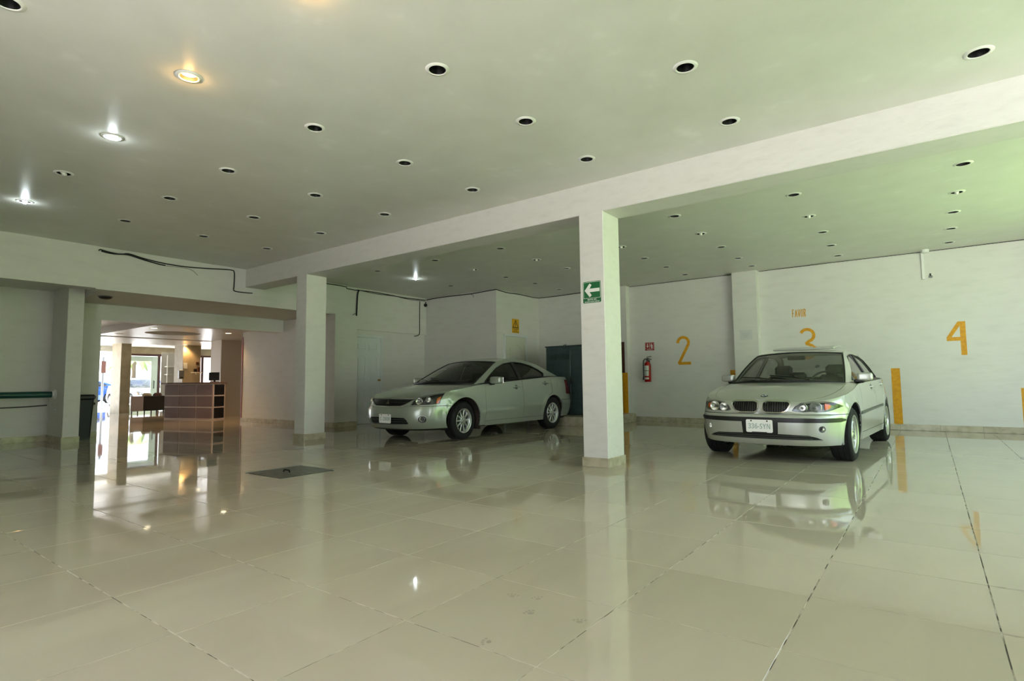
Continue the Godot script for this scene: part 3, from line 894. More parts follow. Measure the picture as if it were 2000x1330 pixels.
func make_interior(o: Node3D, b: Body, seat_z: float, rear_z: float) -> void:
	for sx in [-0.36, 0.36]:
		var st := MB.new()
		st.cbox(Vector3(sx, 0.42, seat_z + 0.22), Vector3(0.48, 0.2, 0.5), 0.06)
		st.cbox(Vector3(sx, 0.74, seat_z - 0.06), Vector3(0.46, 0.62, 0.14), 0.06, Basis(Vector3.RIGHT, -0.25))
		st.cbox(Vector3(sx, 1.105, seat_z - 0.17), Vector3(0.26, 0.17, 0.09), 0.04, Basis(Vector3.RIGHT, -0.15))
		put(st, "seat", M.cabin_black, o)
	var rs := MB.new()
	rs.cbox(Vector3(0, 0.42, rear_z + 0.25), Vector3(1.2, 0.2, 0.5), 0.06)
	rs.cbox(Vector3(0, 0.72, rear_z - 0.04), Vector3(1.22, 0.6, 0.14), 0.06, Basis(Vector3.RIGHT, -0.3))
	for sx in [-0.36, 0.36]: rs.cbox(Vector3(sx, 1.02, rear_z - 0.15), Vector3(0.25, 0.14, 0.09), 0.04)
	rs.box(Vector3(-0.62, 0.93, rear_z - 0.6), Vector3(0.62, 0.95, rear_z - 0.12))
	put(rs, "rear_seat", M.cabin_black, o)
	var y0: float = b.d.gy0
	put(MB.new().cbox(Vector3(0, y0 - 0.09, -0.72), Vector3(1.36, 0.2, 0.5), 0.08), "dashboard", M.cabin_black, o)
	var wh := Transform3D(Basis(Vector3.RIGHT, 1.15), Vector3(0.36, y0 - 0.02, -1.05))
	var ring := []
	for k in 25: ring.append(wh * Vector3(cos(TAU * k / 24) * 0.185, 0, sin(TAU * k / 24) * 0.185))
	var sw := MB.new().tube(ring, 0.014, 8)
	sw.cbox(wh.origin, Vector3(0.34, 0.03, 0.07), 0.01, wh.basis)
	put(sw, "steering_wheel", M.cabin_black, o)
	put(MB.new().cbox(Vector3(0, b.d.gy1 - 0.09, -1.08), Vector3(0.24, 0.06, 0.03), 0.012), "inside_mirror", M.cabin_black, o)
	put(MB.new().box(Vector3(-b.d.W + 0.12, 0.2, -3.3), Vector3(b.d.W - 0.12, 0.26, 0.35)), "floor_pan", M.cabin_black, o)
	put(MB.new().box(Vector3(-0.74, 0.26, -0.5), Vector3(0.74, y0 - 0.05, -0.45)), "bulkhead", M.cabin_black, o)

# bits shared by both cars: upper body, hood, boot, interior, wheel wells, sills
func make_shell(o: Node3D, b: Body, paint: Material, glass_front: Material, glass_side: Material, s_cowl: float, s_boot: float, vs: Array) -> void:
	var d := b.d
	# hood and the tops of the wings
	var rows := []
	var wing := []
	var n := 44
	for i in n + 1:
		var s := lerpf(0.0005, s_cowl, pow(float(i) / n, 1.0))
		var r := PackedVector3Array()
		for j in 25: r.append(b.across(s, lerpf(-d.hood_w, d.hood_w, j / 24.0)))
		rows.append(r)
		var r2 := PackedVector3Array()
		for j in 7: r2.append(b.across(s, lerpf(d.hood_w + 0.005, 1.0, j / 6.0)))
		wing.append(r2)
	put(MB.new().grid(rows, -1.0), "hood", paint, o)
	both(MB.new().grid(wing, -1.0), "wing_top", paint, o)
	rows = []
	for i in 25:
		var s := lerpf(s_boot, b.end_s() - 0.0005, i / 24.0)
		var r := PackedVector3Array()
		for j in 25: r.append(b.across(s, lerpf(-1.0, 1.0, j / 24.0)))
		rows.append(r)
	put(MB.new().grid(rows, -1.0), "boot_lid", paint, o)
	# ledge under the side windows
	rows = []
	for i in 41:
		var s := lerpf(s_cowl - 0.02, s_boot + 0.02, i / 40.0)
		var p := b.pt(s, b.ytop(s))
		var g := b.gx(p.z, p.y + 0.012)
		rows.append(PackedVector3Array([p, Vector3(lerpf(p.x, g, 0.5), p.y + 0.008, p.z), Vector3(g - 0.004, p.y + 0.016, p.z), Vector3(g - 0.03, p.y + 0.016, p.z)]))
	both(MB.new().grid(rows, 1.0), "belt_moulding", M.trim_black, o)
	# windscreen, roof, rear window
	for part in [["windscreen", 0.0, vs[0], glass_front, 12], ["roof", vs[0] + 0.002, vs[1], paint, 20], ["rear_window", vs[1] + 0.002, vs[2], glass_front, 12], ["rear_deck", vs[2] + 0.001, 1.0, paint, 6]]:
		rows = []
		for i in part[4] + 1:
			var v := lerpf(part[1], part[2], float(i) / part[4])
			var r := PackedVector3Array()
			for j in 21: r.append(b.roofline(v, lerpf(-1.0, 1.0, j / 20.0)))
			rows.append(r)
		put(MB.new().grid(rows, -1.0), part[0], part[3], o)
	# black seal round the windscreen and wiper trough
	var seal := []
	for i in 13: seal.append(b.roofline(vs[0] * i / 12.0, 0.985))
	for i in 13: seal.append(b.roofline(vs[0], lerpf(0.985, -0.985, i / 12.0)))
	for i in 13: seal.append(b.roofline(vs[0] * (1.0 - i / 12.0), -0.985))
	put(MB.new().tube(seal, 0.011, 6), "windscreen_seal", M.trim_black, o)
	var tr := []
	for i in 17: tr.append(b.roofline(0.0, lerpf(-0.99, 0.99, i / 16.0)) + Vector3(0, 0.004, 0.012))
	put(MB.new().tube(tr, 0.02, 8), "wiper_trough", M.trim_black, o)
	for k in 2:
		var w0 := -0.15 + 0.62 * k
		var wp := [b.roofline(0.0, w0) + Vector3(0, 0.028, 0.02), b.roofline(0.03, w0 - 0.3) + Vector3(0, 0.02, 0.02), b.roofline(0.05, w0 - 0.72) + Vector3(0, 0.015, 0.015)]
		put(MB.new().tube(wp, 0.008, 6), "wiper", M.trim_black, o)
	# side frames with window openings
	var edge := PackedVector2Array()
	for i in 61:
		var q := b.roofline(i / 60.0, 1.0)
		edge.append(Vector2(q.z, q.y))
	for i in 20:
		var z := lerpf(edge[60].x, edge[0].x, (i + 1) / 21.0)
		edge.append(Vector2(z, b.ytop(b.s_of_z(z)) + 0.004))
	var win := []
	for w in d.windows: win.append(rounded(vv(w), 0.02))
	var fr := MB.new()
	b.patch(fr, edge, 0.0, 0.03, win, 0.06, true)
	both(fr, "side_frame", paint, o)
	for w in win:
		var gl := MB.new()
		b.patch(gl, w, -0.012, 0.0, [], 0.08, true)
		both(gl, "side_window", glass_side, o)
		var line := []
		for q in w: line.append(b.gpt(q.x, q.y) + b.gnrm(q.x, q.y) * 0.001)
		line.append(line[0])
		both(MB.new().tube(line, 0.009, 6), "window_seal", M.trim_black, o)
	if d.has("pillar"):
		both(b.patch(MB.new(), vv(d.pillar), 0.004, 0.004, [], 0.08, true), "pillar_trim", M.trim_black, o)
	# wheel wells
	for a in d.arches:
		var x0 := 0.45
		var R: float = a[2] + 0.004
		var well := MB.new()
		var rr := []
		for k in 21:
			var an := lerpf(-0.35, PI + 0.35, k / 20.0)
			var c := Vector3(0, a[1] + sin(an) * R, a[0] + cos(an) * R)
			var xo := b.pt(b.s_of_z(c.z), clampf(c.y, 0.22, 0.9)).x - 0.012
			rr.append(PackedVector3Array([c + Vector3(x0, 0, 0), c + Vector3(xo, 0, 0)]))
		well.grid(rr, 1.0)
		well.box(Vector3(x0 - 0.02, 0.2, a[0] - R), Vector3(x0, a[1] + R, a[0] + R))
		both(well, "wheel_well", d.well, o)
	make_interior(o, b, d.seat_z, d.rear_seat_z)

func mirror_pair(o: Node3D, at: Vector3, size: Vector3, paint: Material, foot: Vector3, fold := 0.0) -> void:
	for sx in [1.0, -1.0]:
		var m := MB.new()
		m.blob(Vector3.ZERO, size, 0.45, Basis(Vector3.UP, 0.12), 12)
		if sx < 0: m = flipped(m)
		var h := put(m, "door_mirror", paint, o)
		h.position = at * Vector3(sx, 1, 1)
		if sx < 0: h.position.x += fold
		var g := put(MB.new().cbox(Vector3(0, 0, -size.z - 0.001), Vector3(size.x * 1.7, size.y * 1.6, 0.006), 0.003), "mirror_glass", M.chrome, h)
		g.rotation.y = 0.12 * sx
		put(MB.new().cbox(Vector3(foot.x * sx, foot.y, foot.z), Vector3(0.12, 0.05, 0.1), 0.018), "mirror_foot", M.trim_black, h)

func lamp_bowl(mb: MB, at: Vector3, dir: Vector3, r: float) -> MB:
	var y := dir.normalized()
	var x := y.cross(Vector3.UP).normalized()
	var t := Transform3D(Basis(x, y, x.cross(y)), at)
	return mb.lathe([Vector2(0.004, -0.05), Vector2(r * 0.55, -0.035), Vector2(r * 0.9, -0.008), Vector2(r, 0.0), Vector2(r * 1.06, -0.004)], 20, t)

func text_mesh(s: String, height: float, width: float, depth: float, font := "Droid Sans", weight := 700) -> TextMesh:
	var t := TextMesh.new()
	var f := SystemFont.new()
	f.font_names = PackedStringArray([font])
	f.font_weight = weight
	t.font = f
	t.text = s
	t.font_size = 64
	t.pixel_size = 0.01
	t.depth = 0.05
	return t

func put_text(s: String, height: float, width: float, depth: float, mt: Material, called: String, parent: Node, xf: Transform3D) -> void:
	var t := text_mesh(s, height, width, depth)
	var bb := t.get_aabb()
	var o := put_mesh(t, called, mt, parent)
	var sc := Vector3(width / maxf(bb.size.x, 0.01), height / maxf(bb.size.y, 0.01), depth / 0.05)
	o.transform = xf * Transform3D(Basis.from_scale(sc), -(bb.position + bb.size * 0.5) * sc)

func make_plate(o: Node3D, xf: Transform3D, txt: String, frame: bool) -> void:
	var p := put(MB.new().prism(rounded(vv([-0.15, -0.075, 0.15, -0.075, 0.15, 0.075, -0.15, 0.075]), 0.018), 0.0, 0.004), "number_plate", M.plate_white, o)
	p.transform = xf
	put_text(txt, 0.062, 0.25, 0.001, M.plate_ink, "plate_text", p, Transform3D(Basis(), Vector3(0, -0.002, 0.0045)))
	for sx in [-0.09, 0.09]:
		put(MB.new().lathe([Vector2(0.009, 0.0), Vector2(0.009, 0.003), Vector2(0.0, 0.004)], 10, Transform3D(Basis(Vector3.RIGHT, PI / 2), Vector3(sx, 0.06, 0.004))), "plate_bolt", M.dark_metal, p)
	if frame:
		put(MB.new().cbox(Vector3(0, -0.077, 0.004), Vector3(0.17, 0.018, 0.006), 0.002), "plate_frame", M.trim_black, p)

func car_materials() -> void:
	for a in [["paint_silver", Color(0.72, 0.73, 0.70)], ["paint_grey_green", Color(0.60, 0.63, 0.585)], ["paint_white", Color(0.85, 0.85, 0.84)], ["paint_blue", Color(0.10, 0.28, 0.62)]]:
		var m := mat(a[0], a[1], 0.34, 0.45)
		m.clearcoat_enabled = true
		m.clearcoat = 1.0
		m.clearcoat_roughness = 0.03
	mat("rubber", Color(0.035, 0.035, 0.036), 0.75)
	mat("alloy", Color(0.78, 0.79, 0.78), 0.28, 0.85)
	mat("dark_metal", Color(0.16, 0.16, 0.16), 0.45, 0.7)
	mat("trim_black", Color(0.03, 0.03, 0.031), 0.42)
	mat("trim_grey", Color(0.30, 0.31, 0.30), 0.45)
	mat("cabin_black", Color(0.035, 0.037, 0.036), 0.8)
	mat("dusty_liner", Color(0.20, 0.165, 0.14), 0.95)
	mat("lamp_silver", Color(0.42, 0.44, 0.43), 0.3, 0.6)
	mat("lamp_chrome", Color(0.92, 0.92, 0.9), 0.24, 0.95)
	mat("amber", Color(0.86, 0.36, 0.0), 0.35)
	mat("tail_red", Color(0.35, 0.03, 0.02), 0.15)
	mat("plate_white", Color(0.95, 0.95, 0.93), 0.45)
	mat("plate_ink", Color(0.66, 0.72, 0.70), 0.5)
	mat("grille_bar", Color(0.10, 0.10, 0.10), 0.25, 0.8)
	mat("emblem_blue", Color(0.10, 0.25, 0.55), 0.2)
	glass("windscreen_glass", Color(0.045, 0.085, 0.065), 0.5)
	glass("light_side_glass", Color(0.10, 0.14, 0.11), 0.35)
	glass("dark_side_glass", Color(0.006, 0.008, 0.006), 0.88)
	glass("dim_windscreen_glass", Color(0.02, 0.03, 0.025), 0.55)
	glass("lamp_lens", Color(0.35, 0.38, 0.38), 0.05)

func arch_range(b: Body, a: Array, y_front: float, y_rear: float, grow := 0.0) -> PackedVector2Array:
	var R: float = a[2] + grow
	var a0 := asin(clampf((y_front - a[1]) / R, -1, 1))
	var a1 := PI - asin(clampf((y_rear - a[1]) / R, -1, 1))
	return arc_s(b, a, R, a0, a1, 20)

func arc_s(b: Body, a: Array, R: float, a0: float, a1: float, n: int) -> PackedVector2Array:
	var o := PackedVector2Array()
	for k in n + 1:
		var t := lerpf(a0, a1, float(k) / n)
		o.append(Vector2(b.s_of_z(a[0] + cos(t) * R), a[1] + sin(t) * R))
	return o

func rev(p: PackedVector2Array) -> PackedVector2Array:
	var q := p.duplicate()
	q.reverse()
	return q

func sym(b: Body, right: PackedVector2Array) -> PackedVector2Array:
	# right: outline from (0, y) round to (0, y'); adds its mirror image
	var o := right.duplicate()
	for i in range(right.size() - 1, -1, -1):
		if right[i].x > 1e-4: o.append(Vector2(-right[i].x, right[i].y))
	return o

func mirror_s(p: PackedVector2Array) -> PackedVector2Array:
	var o := PackedVector2Array()
	for q in p: o.append(Vector2(-q.x, q.y))
	return rev(o)

# wings, doors, quarter panels, sills and tail shared by the saloons
func side_panels(o: Node3D, b: Body, paint: Material, z: Dictionary) -> void:
	var d := b.d
	var fa: Array = d.arches[0]
	var ra: Array = d.arches[1]
	var zs := func(v): return b.s_of_z(v)
	var s_front: float = zs.call(z.wing)
	var sd: float = zs.call(z.door)
	var sb: float = zs.call(z.mid)
	var sq: float = zs.call(z.quarter)
	var stail: float = zs.call(z.tail)
	var yb: float = z.bumper
	var ysb: float = z.sill_low
	var yst: float = z.sill
	# wing
	var p := top_pts(b, s_front, sd, 0.001)
	p.append(Vector2(sd, ysb + 0.01))
	p.append_array(rev(arch_range(b, fa, yb, ysb + 0.01)))
	if p[p.size() - 1].x > s_front + 0.01: p.append(Vector2(s_front, yb))
	both(b.patch(MB.new(), shrink(p, 0.002), 0.0, 0.02), "wing", paint, o)
	# front door
	p = top_pts(b, sd, sb, 0.001)
	p.append_array(PackedVector2Array([Vector2(sb, yst), Vector2(sd, yst)]))
	both(b.patch(MB.new(), shrink(p, 0.0025), 0.0, 0.02), "front_door", paint, o)
	# rear door, cut round the rear arch
	p = top_pts(b, sb, sq, 0.001)
	var cut := arc_s(b, ra, ra[2] + 0.04, PI * 0.5 - 0.12, asin(clampf((yst - ra[1]) / (ra[2] + 0.04), -1, 1)), 14)
	p.append(Vector2(sq, cut[0].y + 0.1))
	p.append_array(cut)
	p.append(Vector2(sb, yst))
	both(b.patch(MB.new(), shrink(p, 0.0025), 0.0, 0.02), "rear_door", paint, o)
	# quarter panel
	p = top_pts(b, sq, stail, 0.001)
	p.append(Vector2(stail, yb))
	p.append_array(rev(arch_range(b, ra, yst, yb)))
	p.append_array(rev(cut))
	p.append(Vector2(sq, cut[0].y + 0.1))
	both(b.patch(MB.new(), shrink(p, 0.0025), 0.0, 0.02), "quarter_panel", paint, o)
	# sill
	var f0: float = zs.call(z.door + 0.0)
	p = PackedVector2Array([Vector2(f0, ysb), Vector2(f0, yst), arc_s(b, ra, ra[2], asin(clampf((yst - ra[1]) / ra[2], -1, 1)), 0, 1)[0], arc_s(b, ra, ra[2], asin(clampf((ysb - ra[1]) / ra[2], -1, 1)), 0, 1)[0]])
	both(b.patch(MB.new(), shrink(p, 0.002), 0.004, 0.05), "sill", paint, o)
	# tail panel and rear bumper
	p = top_pts(b, stail, b.end_s() - 0.001, 0.001)
	p.append_array(PackedVector2Array([Vector2(b.end_s() - 0.001, yb), Vector2(stail, yb)]))
	both(b.patch(MB.new(), p, 0.0, 0.02), "tail_panel", paint, o)
	p = PackedVector2Array([Vector2(b.end_s() - 0.001, yb - 0.004), Vector2(b.end_s() - 0.001, ysb + 0.04)])
	p.append_array(arch_range(b, ra, yst, ysb + 0.04).slice(20))
	p.append_array(rev(arc_s(b, ra, ra[2], PI - asin((yb - 0.004 - ra[1]) / ra[2]), PI - asin(clampf((ysb + 0.04 - ra[1]) / ra[2], -1, 1)), 8)).slice(1))
	both(b.patch(MB.new(), p, 0.006, 0.03), "rear_bumper", paint, o)
	var tl := PackedVector2Array([Vector2(stail - z.lamp, yb + 0.12), Vector2(stail + 0.25, yb + 0.1), Vector2(stail + 0.25, b.ytop(stail + 0.25) - 0.05), Vector2(stail - 0.02, b.ytop(stail) - 0.06)])
	both(b.patch(MB.new(), rounded(tl, 0.03), 0.005, 0.01), "tail_lamp", M.tail_red, o)
	for h in z.handles:
		var s: float = zs.call(h[0])
		var q := b.pt(s, h[1])
		var n := b.nrm(s, h[1])
		var hd := MB.new()
		var bs := Basis(n, Vector3.UP, n.cross(Vector3.UP)).orthonormalized()
		hd.cbox(Vector3(0.028, 0, 0), Vector3(0.018, 0.026, 0.19), 0.008)
		hd.cbox(Vector3(0.012, 0, 0.085), Vector3(0.034, 0.022, 0.024), 0.004)
		hd.cbox(Vector3(0.012, 0, -0.085), Vector3(0.034, 0.022, 0.024), 0.004)
		for sx in [1.0, -1.0]:
			var hh := put(hd if sx > 0 else flipped(hd), "door_handle", paint, o)
			hh.transform = Transform3D(bs, q) if sx > 0 else Transform3D(Basis(bs.x * Vector3(1, 1, -1), bs.y, bs.z * Vector3(-1, 1, 1)), q * Vector3(-1, 1, 1))
			put(MB.new().lathe([Vector2(0.0, 0.0015), Vector2(0.045, 0.0012)], 18, Transform3D(Basis(Vector3(0, 0, 1), Vector3(sx, 0, 0), Vector3(0, 1, 0)).orthonormalized(), Vector3.ZERO)), "handle_cup", M.trim_grey, hh)

func headlamp(o: Node3D, b: Body, poly: PackedVector2Array, bowls: Array, amber: PackedVector2Array, dark: Material) -> void:
	for sx in [1.0, -1.0]:
		var node := Node3D.new()
		node.name = "headlamp"
		o.add_child(node, true)
		var fl := func(m: MB) -> MB: return m if sx > 0 else flipped(m)
		put(fl.call(b.patch(MB.new(), poly, -0.055, 0.0, [], 0.04)), "lamp_housing", dark, node)
		put(fl.call(b.patch(MB.new(), shrink(poly, 0.003), 0.003, 0.06, [], 0.04)), "lamp_lens", M.lamp_lens, node)
		for w in bowls:
			var n := b.nrm(w[0], w[1])
			var fw := (n + Vector3(0, 0, 1.2)).normalized()
			put(fl.call(lamp_bowl(MB.new(), b.pt(w[0], w[1]) - n * 0.012, fw, w[2])), "reflector", M.lamp_chrome, node)
			put(fl.call(MB.new().blob(b.pt(w[0], w[1]) - n * 0.03, Vector3.ONE * w[2] * 0.3, 1.0, Basis(), 8)), "lamp_bulb", M.lamp_silver, node)
		put(fl.call(b.patch(MB.new(), amber, -0.02, 0.012, [], 0.03)), "indicator", M.amber, node)

func build_silver_saloon(at: Vector3, turn: float) -> Node3D:
	var paint: Material = M.paint_silver
	var d := {"W": 0.87, "nf": 4.0, "nr": 3.6, "zsf": -0.6, "zsr": -2.2, "well": M.cabin_black,
		"tumble": [[0.15, 0.95], [0.3, 0.978], [0.5, 1.0], [0.65, 1.0], [0.8, 0.985], [0.97, 0.95]],
		"zf": [[0.15, 0.62], [0.21, 0.69], [0.28, 0.735], [0.4, 0.76], [0.54, 0.765], [0.575, 0.725], [0.64, 0.712], [0.70, 0.69], [0.74, 0.64], [0.78, 0.57]],
		"zr": [[0.2, -3.6], [0.35, -3.7], [0.55, -3.72], [0.6, -3.69], [0.8, -3.67], [0.97, -3.6]],
		"top": [[-0.72, 0.722], [-0.6, 0.742], [-0.45, 0.768], [-0.2, 0.812], [0.0, 0.84], [0.3, 0.885], [0.55, 0.912], [1.2, 0.932], [2.2, 0.955], [2.9, 0.97], [3.4, 0.972], [3.7, 0.945]],
		"crown": [[-0.72, 0.002], [-0.66, 0.015], [-0.55, 0.035], [-0.3, 0.06], [0.0, 0.07], [0.5, 0.07], [3.0, 0.035], [3.5, 0.03], [3.7, 0.005]],
		"arches": [[0.0, 0.315, 0.378], [-2.725, 0.315, 0.365]], "hood_w": 0.86,
		"gx0": 0.785, "gx1": 0.555, "gy0": 0.93, "gy1": 1.37, "gplan": [[0.2, 0.86], [0.55, 0.91], [1.2, 0.99], [2.2, 1.0], [2.8, 0.965], [3.3, 0.92]],
		"outline": [Vector2(-0.46, 0.915), Vector2(-0.72, 1.075), Vector2(-0.98, 1.225), Vector2(-1.22, 1.33), Vector2(-1.5, 1.375), Vector2(-1.85, 1.388), Vector2(-2.2, 1.37), Vector2(-2.5, 1.325), Vector2(-2.75, 1.22), Vector2(-2.98, 1.09), Vector2(-3.2, 0.99)],
		"bowz": [[0.0, 0.22], [0.3, 0.09], [0.5, 0.0], [0.7, -0.05], [1.0, -0.12]], "bowy": [[0.0, 0.035], [0.3, 0.03], [0.5, 0.036], [0.7, 0.03], [1.0, 0.02]],
		"windows": [[-0.78, 0.955, -1.30, 1.285, -1.55, 1.318, -1.70, 1.325, -1.71, 0.965], [-1.80, 0.968, -1.79, 1.325, -2.2, 1.312, -2.48, 1.255, -2.68, 1.14, -2.83, 1.0, -2.80, 0.985]],
		"pillar": [-1.705, 0.96, -1.805, 0.963, -1.795, 1.332, -1.695, 1.332], "seat_z": -1.62, "rear_seat_z": -2.55}
	var b := Body.new(d)
	var o := base("car", at, turn)
	tag(o, "silver saloon with twin kidney grille and tilted sunroof parked below the number three", "car", "cars in the parking bays")
	var X := func(v): return b.s_of_x(v)
	var Zs := func(v): return b.s_of_z(v)
	make_shell(o, b, paint, M.windscreen_glass, M.light_side_glass, Zs.call(-0.5), Zs.call(-3.16), [0.3, 0.7, 0.985])
	side_panels(o, b, paint, {"wing": 0.335, "door": -0.56, "mid": -1.735, "quarter": -2.76, "tail": -3.45, "bumper": 0.567, "sill": 0.30, "sill_low": 0.205, "lamp": 0.14, "handles": [[-1.47, 0.86], [-2.42, 0.885]]})
	var s1: float = Zs.call(0.335)
	# headlamps
	var hl := vv([X.call(0.345), 0.61, X.call(0.375), 0.66, X.call(0.44), 0.705, X.call(0.55), 0.722, X.call(0.66), 0.721, X.call(0.74), 0.704, Zs.call(0.37), 0.66, X.call(0.755), 0.63, X.call(0.69), 0.604, X.call(0.60), 0.593, X.call(0.535), 0.604, X.call(0.45), 0.594, X.call(0.38), 0.598])
	var amber := vv([X.call(0.675), 0.622, X.call(0.715), 0.635, X.call(0.73), 0.662, X.call(0.715), 0.69, X.call(0.675), 0.70])
	headlamp(o, b, hl, [[X.call(0.45), 0.65, 0.052], [X.call(0.585), 0.655, 0.06]], amber, M.lamp_silver)
	# nose panel with holes for the lamps
	var half := PackedVector2Array([Vector2(0, 0.57), Vector2(s1, 0.57)])
	half.append_array(top_pts(b, s1, 0.0, 0.001))
	put(b.patch(MB.new(), sym(b, half), 0.0, 0.03, [hl, mirror_s(hl)], 0.045), "nose_panel", paint, o)
	# kidney grilles
	var kid := rounded(vv([X.call(0.014), 0.62, X.call(0.018), 0.705, X.call(0.07), 0.722, X.call(0.315), 0.718, X.call(0.345), 0.685, X.call(0.305), 0.605, X.call(0.235), 0.57, X.call(0.05), 0.572]), 0.035)
	for sx in [1.0, -1.0]:
		var fl := func(m: MB) -> MB: return m if sx > 0 else flipped(m)
		var g := put(fl.call(b.patch(MB.new(), kid, 0.018, 0.02, [shrink(kid, 0.017)], 0.03)), "kidney_grille", M.chrome, o)
		put(fl.call(b.patch(MB.new(), shrink(kid, 0.006), 0.003, 0.0, [], 0.03)), "grille_back", M.cup_black, g)
		var inner := shrink(kid, 0.018)
		for k in 11:
			var sx0: float = lerpf(X.call(0.034), X.call(0.325), (k + 0.5) / 11.0)
			var strip := Geometry2D.intersect_polygons(inner, PackedVector2Array([Vector2(sx0 - 0.004, 0), Vector2(sx0 + 0.004, 0), Vector2(sx0 + 0.004, 1), Vector2(sx0 - 0.004, 1)]))
			for q in strip: put(fl.call(b.patch(MB.new(), q, 0.011, 0.008, [], 0.05)), "grille_bar", M.grille_bar, g)
	# bumper
	var fa: Array = d.arches[0]
	half = PackedVector2Array([Vector2(0, 0.205)])
	half.append_array(arc_s(b, fa, fa[2], asin((0.215 - fa[1]) / fa[2]), asin((0.563 - fa[1]) / fa[2]), 10))
	half.append(Vector2(0, 0.563))
	var intake := vv([X.call(0.66), 0.279, X.call(0.60), 0.31, X.call(0.52), 0.333, 0, 0.345])
	var low := vv([0, 0.272])
	low.append_array(intake)
	intake = sym(b, low)
	var fog := ellipse(Vector2(X.call(0.645), 0.405), 0.04, 0.036)
	put(b.patch(MB.new(), sym(b, half), 0.0, 0.03, [intake, fog, mirror_s(fog)], 0.045), "front_bumper", paint, o)
	put(b.patch(MB.new(), intake, -0.012, 0.0, [], 0.08), "lower_intake", M.trim_black, o)
	for y in [0.292, 0.318]:
		put(b.patch(MB.new(), sym(b, vv([0, y - 0.003, X.call(0.56), y - 0.003, X.call(0.56), y + 0.003, 0, y + 0.003])), -0.006, 0.006, [], 0.08), "intake_bar", M.trim_grey, o)
	for sx in [1.0, -1.0]:
		var fg := b.patch(MB.new(), fog, -0.03, 0.0, [], 0.03)
		put(fg if sx > 0 else flipped(fg), "fog_lamp_housing", M.trim_black, o)
		var n := b.nrm(fog[0].x - 0.04, 0.405)
		var fb := lamp_bowl(MB.new(), b.pt(X.call(0.645), 0.405) - n * 0.006, n, 0.03)
		put(fb if sx > 0 else flipped(fb), "fog_lamp", M.lamp_chrome, o)
	put(b.patch(MB.new(), sym(b, vv([0, 0.476, X.call(0.79), 0.482, X.call(0.812), 0.496, X.call(0.812), 0.515, X.call(0.79), 0.528, 0, 0.53])), 0.012, 0.014, [], 0.05), "bumper_strip", M.trim_black, o)
	put(b.patch(MB.new(), sym(b, vv([0, 0.335, X.call(0.2), 0.335, X.call(0.205), 0.48, 0, 0.48])), 0.006, 0.01, [], 0.05), "plate_plinth", M.trim_black, o)
	make_plate(o, Transform3D(Basis(), Vector3(0.0, 0.428, 0.779)), "336-SYN", true)
	# side moulding
	both(b.patch(MB.new(), vv([Zs.call(-0.42), 0.53, Zs.call(-2.32), 0.565, Zs.call(-2.32), 0.598, Zs.call(-0.42), 0.566]), 0.010, 0.012, [], 0.08), "side_moulding", M.trim_grey, o)
	# roundel on the hood
	var e0 := b.across(Zs.call(0.635), 0.0)
	var dir := (b.across(Zs.call(0.58), 0.0) - b.across(Zs.call(0.68), 0.0)).normalized()
	var up := Vector3.RIGHT.cross(dir).normalized()
	if up.y < 0: up = -up
	var er := put(MB.new().lathe([Vector2(0.030, 0.004), Vector2(0.0305, 0.006), Vector2(0.040, 0.006), Vector2(0.042, 0.0)], 28), "roundel", M.cup_black, o)
	er.transform = Transform3D(Basis(Vector3.RIGHT, up, Vector3.RIGHT.cross(up)), e0 + up * 0.001)
	for k in 4:
		var q := PackedVector2Array([Vector2.ZERO])
		for i in 7: q.append(Vector2.from_angle(PI / 2 * (k + i / 6.0)) * 0.03)
		put(MB.new().prism(q, 0.0, 0.005, Transform3D(Basis(Vector3.RIGHT, -PI / 2), Vector3.ZERO)), "roundel_quarter", M.emblem_blue if k % 2 else M.sign_white, er)
	for k in 3:
		var a := PI / 2 + (1 - k) * 0.75
		put_text("BMW"[k], 0.007, 0.008, 0.0006, M.sign_white, "roundel_letter", er, Transform3D(Basis(Vector3.RIGHT, -PI / 2) * Basis(Vector3.BACK, a - PI / 2), Vector3(cos(a) * 0.0352, 0.0064, -sin(a) * 0.0352)))
	# tilted sunroof
	var sr := put(MB.new().cbox(Vector3.ZERO, Vector3(0.84, 0.034, 0.5), 0.012), "sunroof", M.paint_silver, o)
	sr.transform = Transform3D(Basis(Vector3.RIGHT, 0.085), Vector3(0, 1.448, -1.72))
	mirror_pair(o, Vector3(0.895, 1.0, -0.66), Vector3(0.09, 0.052, 0.06), paint, Vector3(-0.06, -0.055, 0.0), 0.06)
	for w in [[0.0, 0.735], [-2.725, 0.745]]:
		for sx in [1.0, -1.0]:
			make_wheel(o, Vector3(sx * (w[1] + 0.01), 0.315, w[0]), 0.315, 0.225, 0.225, 10, "pairs", sx > 0)
	return o

